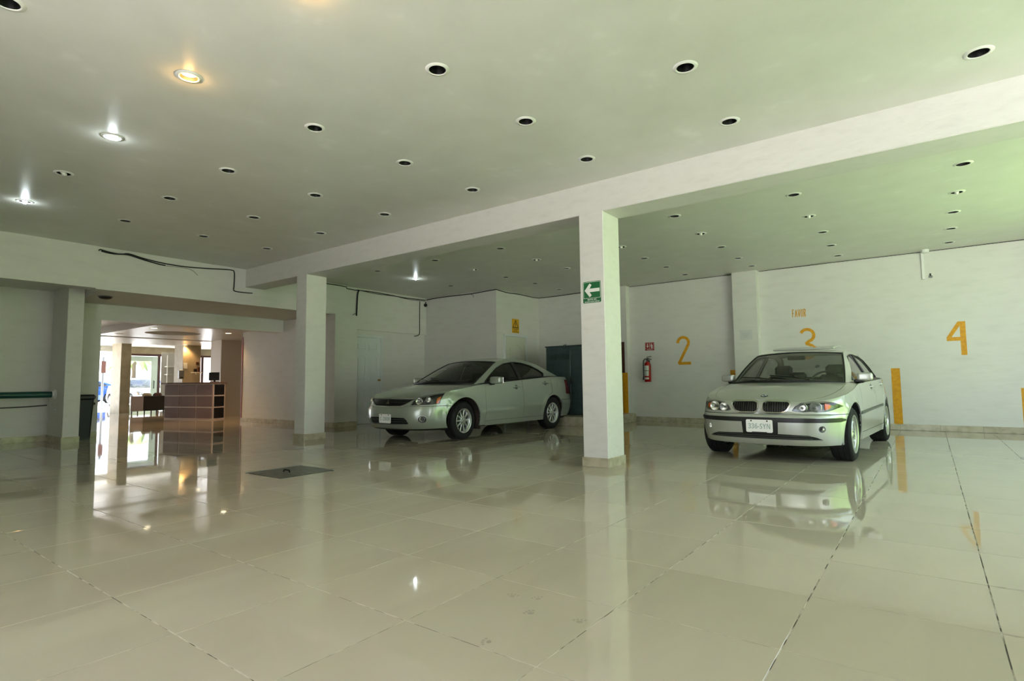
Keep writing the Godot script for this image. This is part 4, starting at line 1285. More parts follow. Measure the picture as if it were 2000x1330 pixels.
func build_grey_saloon(at: Vector3, turn: float, paint: Material, label: String, near: bool) -> Node3D:
	var d := {"W": 0.92, "nf": 3.5, "nr": 4.2, "zsf": -0.6, "zsr": -2.2, "well": M.dusty_liner, "crease": [[-2.5, 0.525], [-0.5, 0.455], [0.4, 0.44]],
		"tumble": [[0.15, 0.94], [0.3, 0.975], [0.5, 1.0], [0.7, 0.995], [0.9, 0.972], [1.08, 0.93]],
		"zf": [[0.15, 0.78], [0.22, 0.875], [0.3, 0.935], [0.42, 0.965], [0.55, 0.955], [0.6, 0.925], [0.66, 0.90], [0.72, 0.875], [0.78, 0.80], [0.84, 0.68]],
		"zr": [[0.2, -3.7], [0.35, -3.84], [0.6, -3.88], [0.8, -3.86], [1.08, -3.76]],
		"top": [[-0.92, 0.735], [-0.86, 0.755], [-0.75, 0.79], [-0.6, 0.822], [-0.4, 0.852], [-0.2, 0.878], [0.0, 0.902], [0.35, 0.94], [0.6, 0.957], [1.5, 1.012], [2.4, 1.066], [3.0, 1.088], [3.5, 1.08], [3.86, 1.03]],
		"crown": [[-0.92, 0.002], [-0.84, 0.02], [-0.7, 0.04], [-0.3, 0.06], [0.0, 0.065], [0.5, 0.06], [3.0, 0.03], [3.6, 0.03], [3.85, 0.005]],
		"arches": [[0.0, 0.33, 0.402], [-2.75, 0.33, 0.372]], "hood_w": 0.86,
		"gx0": 0.835, "gx1": 0.585, "gy0": 0.97, "gy1": 1.42, "gplan": [[0.2, 0.92], [0.55, 0.955], [1.2, 1.0], [2.2, 1.0], [2.8, 0.965], [3.3, 0.91]],
		"outline": [Vector2(-0.38, 0.955), Vector2(-0.68, 1.115), Vector2(-0.95, 1.255), Vector2(-1.2, 1.365), Vector2(-1.48, 1.425), Vector2(-1.8, 1.445), Vector2(-2.12, 1.425), Vector2(-2.45, 1.365), Vector2(-2.72, 1.275), Vector2(-2.98, 1.18), Vector2(-3.2, 1.105)],
		"bowz": [[0.0, 0.26], [0.3, 0.1], [0.5, 0.0], [0.7, -0.05], [1.0, -0.12]], "bowy": [[0.0, 0.035], [0.3, 0.03], [0.5, 0.036], [0.7, 0.03], [1.0, 0.02]],
		"windows": [[-0.66, 0.985, -0.88, 1.125, -1.12, 1.25, -1.40, 1.34, -1.66, 1.372, -1.69, 1.035], [-1.78, 1.04, -1.75, 1.378, -2.02, 1.366, -2.28, 1.315, -2.5, 1.235, -2.64, 1.16, -2.60, 1.092]],
		"pillar": [-1.685, 1.03, -1.785, 1.035, -1.755, 1.385, -1.655, 1.38], "seat_z": -1.6, "rear_seat_z": -2.55}
	var b := Body.new(d)
	var o := base("car", at, turn)
	tag(o, label, "car", "cars in the parking bays" if near else "cars on the street beyond the lobby")
	var X := func(v): return b.s_of_x(v)
	var Zs := func(v): return b.s_of_z(v)
	make_shell(o, b, paint, M.dim_windscreen_glass, M.dark_side_glass, Zs.call(-0.45), Zs.call(-3.14), [0.3, 0.7, 0.985])
	side_panels(o, b, paint, {"wing": 0.40, "door": -0.56, "mid": -1.70, "quarter": -2.74, "tail": -3.42, "bumper": 0.60, "sill": 0.295, "sill_low": 0.21, "lamp": 0.12, "handles": [[-1.49, 0.885], [-2.5, 0.95]]})
	var s1: float = Zs.call(0.40)
	var hl := vv([X.call(0.50), 0.618, X.call(0.53), 0.685, X.call(0.585), 0.75, X.call(0.66), 0.786, X.call(0.74), 0.80, Zs.call(0.53), 0.815, Zs.call(0.52), 0.74, Zs.call(0.54), 0.64, X.call(0.76), 0.628, X.call(0.64), 0.62])
	var amber := vv([Zs.call(0.595), 0.645, Zs.call(0.55), 0.65, Zs.call(0.535), 0.70, Zs.call(0.545), 0.765, Zs.call(0.595), 0.74])
	headlamp(o, b, hl, [[X.call(0.615), 0.688, 0.058], [X.call(0.72), 0.712, 0.046]], amber, M.cup_black)
	var grille := rounded(vv([0.0, 0.604, X.call(0.31), 0.606, X.call(0.42), 0.645, X.call(0.50), 0.72, 0.0, 0.727]), 0.0)
	grille = sym(b, vv([0.0, 0.604, X.call(0.31), 0.608, X.call(0.41), 0.64, X.call(0.50), 0.69, X.call(0.55), 0.722, 0.0, 0.727]))
	var half := PackedVector2Array([Vector2(0, 0.575), Vector2(X.call(0.32), 0.578), Vector2(X.call(0.44), 0.605), Vector2(s1, 0.605)])
	half.append_array(top_pts(b, s1, 0.0, 0.001))
	put(b.patch(MB.new(), sym(b, half), 0.0, 0.03, [hl, mirror_s(hl), grille], 0.045), "nose_panel", paint, o)
	var gb := put(b.patch(MB.new(), grille, -0.025, 0.0, [], 0.05), "grille", M.cup_black, o)
	for k in 4:
		var y := 0.624 + 0.024 * k
		put(b.patch(MB.new(), sym(b, vv([0.0, y - 0.003, X.call(0.31 + 0.045 * k), y - 0.003, X.call(0.31 + 0.045 * k), y + 0.003, 0.0, y + 0.003])), -0.012, 0.01, [], 0.06), "grille_bar", M.trim_black, gb)
	put(b.patch(MB.new(), sym(b, vv([0.0, 0.592, X.call(0.31), 0.595, X.call(0.42), 0.632, X.call(0.41), 0.638, X.call(0.31), 0.604, 0.0, 0.601])), 0.006, 0.012, [], 0.05), "grille_trim", M.chrome, o)
	# emblem of three diamonds
	var em := Node3D.new()
	em.name = "emblem"
	o.add_child(em, true)
	em.position = Vector3(0, 0.66, 0.905)
	em.rotation.x = -0.35
	for k in 3:
		var a := PI / 2 + TAU * k / 3
		var u := Vector2.from_angle(a)
		var w := Vector2(-u.y, u.x)
		put(MB.new().prism(PackedVector2Array([Vector2.ZERO, u * 0.024 + w * 0.0145, u * 0.048, u * 0.024 - w * 0.0145]), 0.0, 0.008), "diamond", M.chrome, em)
	# bumper with intake and fog lamps
	var fa: Array = d.arches[0]
	half = PackedVector2Array([Vector2(0, 0.225)])
	half.append_array(arc_s(b, fa, fa[2], asin((0.232 - fa[1]) / fa[2]), asin((0.597 - fa[1]) / fa[2]), 10))
	half.append_array(PackedVector2Array([Vector2(X.call(0.44), 0.6), Vector2(X.call(0.32), 0.573), Vector2(0, 0.57)]))
	var intake := sym(b, vv([0, 0.30, X.call(0.44), 0.302, X.call(0.50), 0.32, X.call(0.46), 0.395, X.call(0.42), 0.415, 0, 0.42]))
	var fog := ellipse(Vector2(X.call(0.69), 0.388), 0.078, 0.066, 24)
	put(b.patch(MB.new(), sym(b, half), 0.0, 0.03, [intake, fog, mirror_s(fog)], 0.045), "front_bumper", paint, o)
	put(b.patch(MB.new(), intake, -0.04, 0.0, [], 0.08), "lower_intake", M.trim_black, o)
	for y in [0.335, 0.375]:
		put(b.patch(MB.new(), sym(b, vv([0, y - 0.004, X.call(0.47), y - 0.004, X.call(0.47), y + 0.004, 0, y + 0.004])), -0.025, 0.012, [], 0.08), "intake_bar", M.trim_grey, o)
	for sx in [1.0, -1.0]:
		var fg := b.patch(MB.new(), fog, -0.035, 0.0, [], 0.04)
		var fh := put(fg if sx > 0 else flipped(fg), "fog_lamp_housing", M.trim_grey, o)
		var fr := b.patch(MB.new(), fog, 0.004, 0.03, [shrink(fog, 0.008)], 0.04)
		put(fr if sx > 0 else flipped(fr), "fog_lamp_ring", M.alloy, fh)
		var n := b.nrm(X.call(0.69), 0.388)
		var fb := lamp_bowl(MB.new(), b.pt(X.call(0.69), 0.388) - n * 0.012, (n + Vector3(0, 0, 1)).normalized(), 0.046)
		put(fb if sx > 0 else flipped(fb), "fog_lamp", M.lamp_chrome, fh)
	put(b.patch(MB.new(), sym(b, vv([0, 0.195, X.call(0.80), 0.198, X.call(0.80), 0.226, 0, 0.224])), -0.01, 0.03, [], 0.08), "chin_strip", M.trim_black, o)
	if near: make_plate(o, Transform3D(Basis(), Vector3(0.0, 0.395, 0.972)), "C-2808", false)
	var fd := vv([Zs.call(-2.98), 0.86, Zs.call(-3.16), 0.86, Zs.call(-3.16), 1.0, Zs.call(-2.98), 1.0])
	put(b.patch(MB.new(), rounded(fd, 0.03), 0.002, 0.004, [], 0.06), "fuel_flap", paint, o)
	mirror_pair(o, Vector3(1.02, 1.02, -0.74), Vector3(0.115, 0.066, 0.075), paint, Vector3(-0.12, -0.06, 0.0))
	for w in [[0.0, 0.785], [-2.75, 0.785]]:
		for sx in [1.0, -1.0]:
			make_wheel(o, Vector3(sx * w[1], 0.33, w[0]), 0.33, 0.215, 0.212, 10, "plain", sx > 0, STEER if w[0] == 0.0 else 0.0)
	# mud flaps behind the front wheels
	for sx in [1.0, -1.0]:
		put(MB.new().cbox(Vector3(sx * 0.80, 0.27, -0.415), Vector3(0.2, 0.22, 0.012), 0.004), "mud_flap", M.dusty_liner, o)
	return o

# ---------------------------------------------------------------- fittings of the garage
const EAST := Basis(Vector3(0, 0, -1), Vector3(0, 1, 0), Vector3(1, 0, 0))   # for things hung on a wall that faces +x

func rect(x0: float, y0: float, x1: float, y1: float) -> PackedVector2Array:
	return PackedVector2Array([Vector2(x0, y0), Vector2(x1, y0), Vector2(x1, y1), Vector2(x0, y1)])

func door_casing(o: Node3D, w: float, h: float, t: float) -> void:
	put(MB.new().cbox(Vector3(-t / 2, h / 2, 0.012), Vector3(t, h, 0.05), 0.006), "casing", M.door_paint, o)
	put(MB.new().cbox(Vector3(w + t / 2, h / 2, 0.012), Vector3(t, h, 0.05), 0.006), "casing", M.door_paint, o)
	put(MB.new().cbox(Vector3(w / 2, h + t / 2, 0.012), Vector3(w + 2 * t, t, 0.05), 0.006), "casing", M.door_paint, o)

func build_doors() -> void:
	# six panel door
	var o := base("door_1")
	o.transform = Transform3D(EAST, Vector3(-11.2, 0, -8.52))
	tag(o, "white six panel door with a round brass knob", "door", "", "structure")
	door_casing(o, 0.86, 2.13, 0.06)
	put(MB.new().cbox(Vector3(0.43, 1.065, 0.002), Vector3(0.852, 2.12, 0.03), 0.003), "leaf", M.door_paint, o)
	for r in [[0.2, 0.86], [1.03, 1.66], [1.80, 2.0]]:
		for c in [[0.11, 0.39], [0.47, 0.75]]:
			var q := rect(c[0], r[0], c[1], r[1])
			put(MB.new().prism(q, 0.016, 0.024, Transform3D(), [shrink(q, 0.018)]), "panel_moulding", M.door_paint, o)
			put(MB.new().cbox(Vector3((c[0] + c[1]) / 2, (r[0] + r[1]) / 2, 0.018), Vector3(c[1] - c[0] - 0.075, r[1] - r[0] - 0.075, 0.016), 0.007), "panel", M.door_paint, o)
	var kn := MB.new().lathe([Vector2(0.028, 0.0), Vector2(0.028, 0.006), Vector2(0.011, 0.009), Vector2(0.011, 0.03), Vector2(0.024, 0.04), Vector2(0.028, 0.055), Vector2(0.02, 0.07), Vector2(0.0, 0.074)], 18, Transform3D(Basis(Vector3.RIGHT, PI / 2), Vector3(0.80, 1.07, 0.017)))
	put(kn, "knob", M.brass, o)
	# electrical room door with an arched panel
	o = base("door_2")
	o.transform = Transform3D(EAST, Vector3(-8.65, 0, -11.29))
	tag(o, "cream door with arched panel moulding below the high voltage sign", "door", "", "structure")
	door_casing(o, 0.9, 2.16, 0.055)
	put(MB.new().cbox(Vector3(0.45, 1.08, -0.002), Vector3(0.892, 2.15, 0.03), 0.003), "leaf", M.cream_paint, o)
	var top := PackedVector2Array([Vector2(0.2, 1.12), Vector2(0.7, 1.12), Vector2(0.7, 1.86)])
	for k in 9:
		var t := k / 8.0
		top.append(Vector2(lerpf(0.66, 0.24, t), 1.87 + 0.11 * sin(PI * t)))
	top.append(Vector2(0.2, 1.86))
	for q in [top, rect(0.2, 0.2, 0.7, 0.95)]:
		put(MB.new().prism(q, 0.012, 0.024, Transform3D(), [shrink(q, 0.022)]), "panel_moulding", M.cream_paint, o)
		put(MB.new().prism(shrink(q, 0.06), 0.012, 0.02), "panel", M.cream_paint, o)
	put(MB.new().lathe([Vector2(0.028, 0.0), Vector2(0.012, 0.01), Vector2(0.012, 0.03), Vector2(0.028, 0.05), Vector2(0.0, 0.07)], 16, Transform3D(Basis(Vector3.RIGHT, PI / 2), Vector3(0.07, 1.05, 0.013))), "knob", M.brass, o)

func board(called: String, label: String, category: String, xf: Transform3D, w: float, h: float, mt: Material, r := 0.012) -> Node3D:
	var o := base(called)
	o.transform = xf
	tag(o, label, category)
	put(MB.new().prism(rounded(rect(0, 0, w, h), r), 0.0, 0.004), "plate", mt, o)
	return o

func build_signs() -> void:
	# evacuation route sign on the column
	var w := 0.244
	var h := 0.262
	var o := board("evacuation_sign", "green evacuation route sign with white arrow on column", "sign", Transform3D(Basis(), Vector3(-3.244, 1.893, -5.769)), w, h, M.sign_white, 0.02)
	put(MB.new().prism(rounded(rect(0.003, 0.003, w - 0.003, h - 0.003), 0.018), 0.004, 0.0046), "green_field", M.sign_green, o)
	var fr := rect(0.010, 0.058, w - 0.010, h - 0.010)
	put(MB.new().prism(fr, 0.0046, 0.0052, Transform3D(), [shrink(fr, 0.004)]), "border", M.sign_white, o)
	put(MB.new().prism(vv([0.026, 0.153, 0.092, 0.234, 0.119, 0.216, 0.092, 0.172, 0.222, 0.172, 0.222, 0.132, 0.092, 0.132, 0.119, 0.092, 0.092, 0.072]), 0.0046, 0.0054), "arrow", M.sign_white, o)
	put_text("RUTA DE", 0.017, 0.115, 0.0008, M.sign_white, "lettering", o, Transform3D(Basis(), Vector3(w / 2, 0.042, 0.005)))
	put_text("EVACUACIÓN", 0.019, 0.19, 0.0008, M.sign_white, "lettering", o, Transform3D(Basis(), Vector3(w / 2, 0.019, 0.005)))
	# high voltage sign
	o = board("voltage_sign", "yellow warning sign with black lightning triangle above cream door", "sign", Transform3D(EAST, Vector3(-8.648, 2.265, -11.60)), 0.31, 0.37, M.sign_yellow, 0.004)
	var tri := vv([0.02, 0.135, 0.29, 0.135, 0.155, 0.352])
	put(MB.new().prism(tri, 0.004, 0.005, Transform3D(), [shrink(tri, 0.02)]), "triangle", M.ink_black, o)
	put(MB.new().prism(vv([0.16, 0.292, 0.132, 0.225, 0.153, 0.229, 0.142, 0.185, 0.135, 0.187, 0.148, 0.158, 0.163, 0.19, 0.155, 0.188, 0.18, 0.245, 0.158, 0.24, 0.172, 0.288]), 0.004, 0.005), "lightning_bolt", M.ink_black, o)
	put_text("PELIGRO", 0.028, 0.26, 0.001, M.ink_black, "lettering", o, Transform3D(Basis(), Vector3(0.155, 0.108, 0.0045)))
	put_text("ALTA", 0.028, 0.14, 0.001, M.ink_black, "lettering", o, Transform3D(Basis(), Vector3(0.155, 0.068, 0.0045)))
	put_text("TENSIÓN", 0.03, 0.26, 0.001, M.ink_black, "lettering", o, Transform3D(Basis(), Vector3(0.155, 0.028, 0.0045)))
	# extinguisher sign
	o = board("extinguisher_sign", "red extinguisher sign with white arrow above the fire extinguisher", "sign", Transform3D(Basis(), Vector3(-5.528, 1.71, WZ)), 0.23, 0.195, M.sign_red, 0.006)
	for r in [rect(0.012, 0.035, 0.108, 0.183), rect(0.114, 0.035, 0.218, 0.183)]: put(MB.new().prism(r, 0.004, 0.005, Transform3D(), [shrink(r, 0.004)]), "border", M.sign_white, o)
	put(MB.new().prism(vv([0.05, 0.165, 0.072, 0.165, 0.072, 0.11, 0.09, 0.11, 0.061, 0.055, 0.032, 0.11, 0.05, 0.11]), 0.004, 0.005), "arrow", M.sign_white, o)
	put(MB.new().prism(rounded(rect(0.15, 0.045, 0.19, 0.14), 0.012), 0.004, 0.005), "pictogram", M.sign_white, o)
	put(MB.new().ribbon(vv([0.17, 0.14, 0.17, 0.158, 0.145, 0.158, 0.132, 0.13, 0.132, 0.09]), 0.008, 0.004, 0.005), "pictogram", M.sign_white, o)
	put_text("EXTINTOR", 0.016, 0.14, 0.001, M.sign_white, "lettering", o, Transform3D(Basis(), Vector3(0.115, 0.018, 0.0045)))
	# faded notice
	o = board("notice", "faded paper notice stuck on the pilaster beside bay three", "notice", Transform3D(Basis(), Vector3(-3.262, 1.835, WZ + 0.170)), 0.255, 0.215, M.faded_paper, 0.002)
	for k in 3: put(MB.new().prism(rect(0.05 + 0.01 * k, 0.13 - 0.035 * k, 0.205 - 0.015 * k, 0.138 - 0.035 * k), 0.004, 0.0044), "printed_line", M.faded_ink, o)
	# painted numbers, word and bay stripes
	var pf := Transform3D(Basis(), Vector3(0, 0, WZ))
	var t := 0.0025
	var two := PackedVector2Array()
	for k in 15:
		var a := lerpf(PI * 1.02, -0.62, k / 14.0)
		two.append(Vector2(-4.585 + cos(a) * 0.128, 1.856 + sin(a) * 0.125))
	two.append_array(vv([-4.70, 1.372, -4.414, 1.372]))
	tag(put(MB.new().ribbon(two, 0.066, 0.0, t, pf), "bay_number", M.yellow_paint), "yellow number 2 painted on the far wall beside the extinguisher", "number", "painted bay numbers")
	var three := PackedVector2Array()
	for k in 11:
		var a := lerpf(PI * 0.86, -PI * 0.42, k / 10.0)
		three.append(Vector2(-1.985 + cos(a) * 0.125, 1.872 + sin(a) * 0.125))
	three.append(Vector2(-2.01, 1.705))
	for k in 12:
		var a := lerpf(PI * 0.40, -PI * 0.86, k / 11.0)
		three.append(Vector2(-1.985 + cos(a) * 0.14, 1.545 + sin(a) * 0.14))
	tag(put(MB.new().ribbon(three, 0.06, 0.0, t, pf), "bay_number", M.yellow_paint), "yellow number 3 painted on the far wall above the silver car", "number", "painted bay numbers")
	var four := MB.new()
	four.prism(rect(0.478, 1.372, 0.560, 1.978), 0.0, t, pf)
	four.prism(vv([0.478, 1.978, 0.478, 1.90, 0.355, 1.70, 0.478, 1.70, 0.478, 1.632, 0.282, 1.632, 0.282, 1.70, 0.45, 1.978]), 0.0, t, pf)
	tag(put(four, "bay_number", M.yellow_paint), "yellow number 4 painted on the far wall right of the silver car", "number", "painted bay numbers")
	var fv := base("painted_word")
	fv.position = Vector3(-2.11, 2.345, WZ)
	tag(fv, "word FAVOR in narrow yellow capitals painted above number 3", "lettering")
	var strokes := [[0.0, [0.1, -0.5, 0.1, 0.5, 0.8, 0.5]], [0.0, [0.1, 0.02, 0.6, 0.02]], [1.0, [0.05, -0.5, 0.45, 0.48, 0.85, -0.5]], [1.0, [0.2, -0.2, 0.7, -0.2]], [2.0, [0.05, 0.5, 0.45, -0.48, 0.85, 0.5]], [3.0, [0.45, 0.49, 0.24, 0.42, 0.14, 0.2, 0.14, -0.2, 0.24, -0.42, 0.45, -0.49]], [3.0, [0.45, 0.49, 0.66, 0.42, 0.76, 0.2, 0.76, -0.2, 0.66, -0.42, 0.45, -0.49]], [4.0, [0.12, -0.56, 0.12, 0.54]], [4.0, [0.12, 0.49, 0.55, 0.49, 0.76, 0.36, 0.76, 0.16, 0.55, 0.03, 0.12, 0.03]], [4.0, [0.42, 0.03, 0.85, -0.5]]]
	for k in 5:
		var lm := MB.new()
		for q in strokes:
			if int(q[0]) != k: continue
			var pl := PackedVector2Array()
			for i in range(0, q[1].size(), 2): pl.append(Vector2(-0.131 + 0.0535 * k + q[1][i] * 0.045, q[1][i + 1] * 0.155))
			lm.ribbon(pl, 0.0145, 0.0, 0.0025)
		put(lm, "letter", M.yellow_paint, fv)
	for s in [[-0.586, -0.447, 0.0, 1.16, "yellow bay stripe painted on the wall between numbers 3 and 4"], [1.235, 1.37, 0.0, 0.78, "yellow bay stripe at the right edge beyond number 4"], [-3.545, -3.405, 0.0, 1.19, "yellow bay stripe beside the pilaster left of the silver car"], [-6.07, -5.93, 0.17, 1.18, "yellow bay stripe behind the signed column"]]:
		tag(put(MB.new().prism(rect(s[0], 0.108, s[1], s[3]), 0.0, t, Transform3D(Basis(), Vector3(0, 0, WZ + s[2]))), "bay_stripe", M.yellow_paint), s[4], "stripe", "yellow bay stripes")
	tag(put(MB.new().cbox(Vector3(-6.10, 1.56, WZ + 0.182), Vector3(0.21, 0.76, 0.022), 0.004), "wall_board", M.brown_wood), "brown board on the pilaster above the hidden yellow stripe", "board")

func build_extinguisher() -> void:
	var o := base("fire_extinguisher", Vector3(-5.44, 0.95, WZ + 0.1))
	tag(o, "red fire extinguisher with white labels hung below its sign", "extinguisher")
	put(MB.new().lathe([Vector2(0.0, 0.0), Vector2(0.07, 0.0), Vector2(0.077, 0.01), Vector2(0.077, 0.40), Vector2(0.066, 0.445), Vector2(0.035, 0.475), Vector2(0.022, 0.48), Vector2(0.022, 0.51)], 28), "cylinder", M.extinguisher_red, o)
	for y in [[0.14, 0.26], [0.275, 0.39], [0.06, 0.105]]:
		put(MB.new().lathe([Vector2(0.0778, y[0]), Vector2(0.0778, y[1])], 16, Transform3D(), PI * 0.28, PI * 0.86), "paper_label", M.paper_label, o)
	var vl := MB.new().lathe([Vector2(0.024, 0.5), Vector2(0.026, 0.56), Vector2(0.012, 0.575), Vector2(0.0, 0.575)], 14)
	put(vl, "valve", M.black_plastic, o)
	put(MB.new().cbox(Vector3(0.04, 0.60, 0), Vector3(0.12, 0.014, 0.026), 0.004, Basis(Vector3.BACK, 0.18)), "lever", M.black_plastic, o)
	put(MB.new().cbox(Vector3(0.045, 0.55, 0), Vector3(0.12, 0.016, 0.026), 0.004, Basis(Vector3.BACK, -0.3)), "grip", M.black_plastic, o)
	put(MB.new().tube([Vector3(-0.02, 0.55, 0.01), Vector3(-0.06, 0.55, 0.02), Vector3(-0.095, 0.51, 0.02), Vector3(-0.102, 0.42, 0.02), Vector3(-0.10, 0.25, 0.02), Vector3(-0.095, 0.14, 0.02)], 0.012, 10), "hose", M.black_plastic, o)
	put(MB.new().lathe([Vector2(0.013, 0.0), Vector2(0.02, -0.1), Vector2(0.0, -0.1)], 12, Transform3D(Basis(Vector3.BACK, -0.12), Vector3(-0.095, 0.15, 0.02))), "nozzle", M.black_plastic, o)
	put(MB.new().lathe([Vector2(0.0785, 0.262), Vector2(0.0785, 0.273)], 28), "strap", M.black_plastic, o)
	put(MB.new().box(Vector3(-0.02, 0.2, -0.1), Vector3(0.02, 0.52, -0.076)), "bracket", M.dark_metal, o)

func build_cabinet() -> void:
	struct(MB.new().cbox(Vector3(-6.6, 0.1, -11.65), Vector3(1.8, 0.205, 1.9), 0.01), "plinth", M.skirting_tile, "low tan plinth below the blue green cabinet", "plinth")
	var o := base("electrical_cabinet", Vector3(-6.71, 0.205, -11.9))
	tag(o, "tall blue green electrical cabinet with louvred vents behind the grey car", "cabinet")
	put(MB.new().cbox(Vector3(0, 0.8, 0), Vector3(1.4, 1.6, 1.2), 0.012), "body", M.tank_paint, o)
	put(MB.new().cbox(Vector3(0, 1.61, 0), Vector3(1.44, 0.03, 1.24), 0.008), "top", M.tank_paint, o)
	for s in [-1, 1]: put(MB.new().cbox(Vector3(0.345 * s, 0.77, 0.607), Vector3(0.67, 1.48, 0.018), 0.006), "door", M.tank_paint, o)
	for k in 3:
		for j in 6: put(MB.new().cbox(Vector3(-0.5 + 0.2 * k, 1.30 + 0.022 * j, 0.622), Vector3(0.17, 0.012, 0.02), 0.003, Basis(Vector3.RIGHT, 0.5)), "louvre", M.tank_paint, o)
	put(MB.new().cbox(Vector3(0.03, 0.8, 0.64), Vector3(0.03, 0.16, 0.04), 0.008), "handle", M.dark_metal, o)
	put(MB.new().tube([Vector3(-0.5, 1.62, 0.1), Vector3(-0.5, 1.67, 0.1), Vector3(-0.44, 1.68, 0.1), Vector3(-0.44, 1.62, 0.1)], 0.012, 8), "lifting_eye", M.tank_paint, o)
	put(MB.new().tube([Vector3(0.0, 1.62, 0.1), Vector3(0.0, 1.66, 0.1), Vector3(0.05, 1.66, 0.1), Vector3(0.05, 1.62, 0.1)], 0.012, 8), "lifting_eye", M.tank_paint, o)

func v3(l: Array) -> Array:
	var o := []
	for p in l: o.append(Vector3(p[0], p[1], p[2]))
	# smooth it
	var c := Curve3D.new()
	for i in o.size():
		var tg: Vector3 = (o[mini(i + 1, o.size() - 1)] - o[maxi(i - 1, 0)]) * 0.16
		c.add_point(o[i], -tg, tg)
	var out := []
	for q in c.tessellate_even_length(4, 0.05): out.append(q)
	return out

func cable(label: String, pts: Array, r: float, mt: Material, extra := []) -> void:
	var mb := MB.new().tube(v3(pts), r, 7)
	for e in extra: mb.tube(v3(e[0]), e[1], 6)
	tag(put(mb, "cable", mt), label, "cable", "cables on the walls")

func build_cables() -> void:
	var K: Material = M.black_cable
	cable("black cable sagging across the header above the passage and bent down at the beam", [[-11.035, 3.26, -3.25], [-11.035, 3.28, -3.27], [-11.035, 3.26, -3.38], [-11.035, 3.25, -3.56], [-11.035, 3.28, -3.69], [-11.035, 3.24, -3.91], [-11.035, 3.205, -4.24], [-11.035, 3.20, -4.59], [-11.035, 3.225, -4.95], [-11.035, 3.265, -5.34], [-11.035, 3.27, -5.48], [-11.035, 3.23, -5.53], [-11.035, 2.94, -5.53], [-11.035, 2.875, -5.52], [-11.035, 2.855, -5.56], [-11.035, 2.852, -5.76], [-11.035, 2.86, -5.91]], 0.011, K)
	cable("loose cable end hanging below the sagging header cable", [[-11.007, 3.25, -3.28], [-11.007, 3.235, -3.45], [-11.007, 3.255, -3.67], [-11.007, 3.21, -3.91], [-11.007, 3.17, -4.16], [-11.007, 3.165, -4.26]], 0.012, K)
	cable("thin pale wire with a frayed black tip on the header", [[-11.04, 3.165, -4.26], [-11.04, 3.175, -4.5], [-11.04, 3.17, -4.68], [-11.035, 3.13, -4.77], [-11.03, 3.07, -4.83]], 0.004, M.trim_grey)
	cable("black cable along the ceiling edge left of the cable drop", [[-11.035, 3.29, -7.2], [-11.035, 3.295, -7.66], [-11.035, 3.30, -7.96], [-11.035, 3.29, -8.19], [-11.06, 3.285, -8.235], [-11.125, 3.275, -8.26], [-11.125, 3.265, -8.55]], 0.011, K)
	cable("black cable pair along the ceiling edge above the six panel door", [[-11.125, 3.27, -8.55], [-11.125, 3.285, -9.1], [-11.125, 3.275, -9.6], [-11.125, 3.26, -10.13], [-11.125, 3.275, -10.66], [-11.1, 3.275, -10.9]], 0.011, K, [[[[-11.12, 3.28, -8.6], [-11.12, 3.25, -9.2], [-11.12, 3.262, -9.8], [-11.12, 3.235, -10.3], [-11.12, 3.25, -10.88]], 0.008]])
	cable("thick taped cable bundle hanging down beside the camera junction", [[-11.085, 3.27, -8.62], [-11.09, 3.18, -8.585], [-11.11, 2.97, -8.585], [-11.11, 2.6, -8.57]], 0.018, K, [[[[-11.11, 2.68, -8.57], [-11.1, 2.68, -8.5], [-11.1, 2.62, -8.455], [-11.1, 2.59, -8.48], [-11.1, 2.6, -8.56]], 0.005]])
	var jb := base("junction_box", Vector3(-11.13, 2.40, -8.40))
	tag(jb, "small white junction box with a loose wire beside the six panel door", "junction box")
	put(MB.new().cbox(Vector3(0, 0, 0), Vector3(0.05, 0.09, 0.15), 0.006), "body", M.white_plastic, jb)
	put(MB.new().tube([Vector3(0.02, 0.2, -0.08), Vector3(0.03, 0.1, -0.05), Vector3(0.03, 0.07, 0.02), Vector3(0.03, 0.09, 0.11)], 0.005, 6), "loose_wire", K, jb)
	put(MB.new().cbox(Vector3(0.02, -0.005, 0.078), Vector3(0.02, 0.09, 0.01), 0.002), "dark_edge", K, jb)
	cable("black cable dropping down the corner beside the dome camera", [[-11.095, 3.22, -10.67], [-11.12, 3.1, -10.69], [-11.125, 2.64, -10.69], [-11.125, 2.36, -10.69], [-11.125, 2.28, -10.63], [-11.13, 2.255, -10.5]], 0.01, K)
	cable("black cable along the top of the electrical room wall", [[-11.1, 3.285, -10.935], [-10.77, 3.30, -10.935], [-10.19, 3.30, -10.935], [-9.47, 3.29, -10.935], [-8.95, 3.305, -10.935], [-8.64, 3.315, -10.935]], 0.012, K, [[[[-9.5, 3.29, -10.93], [-9.42, 3.26, -10.925], [-9.38, 3.22, -10.925], [-9.39, 3.18, -10.925]], 0.005]])
	cable("black cable above the cream door running into the corner", [[-8.637, 3.315, -10.94], [-8.637, 3.29, -11.4], [-8.637, 3.305, -11.9], [-8.637, 3.30, -12.5], [-8.637, 3.31, -12.83]], 0.011, K)
	cable("black cable along the ceiling edge above the blue green cabinet", [[-8.63, 3.31, -12.84], [-8.15, 3.305, -12.84], [-7.29, 3.315, -12.84], [-6.5, 3.31, -12.84]], 0.011, K)
	cable("thin dark wire along the top of the far wall", [[-2.86, 3.318, -12.842], [-1.5, 3.32, -12.842], [0.0, 3.316, -12.842], [1.5, 3.32, -12.842], [4.0, 3.318, -12.842]], 0.006, K)
	cable("thin dark wire along the ceiling edge over number 2", [[-5.9, 3.318, -12.842], [-4.6, 3.32, -12.842], [-3.41, 3.318, -12.842]], 0.006, K)
	var dm := base("dome_camera", Vector3(-11.07, 3.17, -10.86))
	tag(dm, "small black dome camera in the corner by the electrical room", "camera")
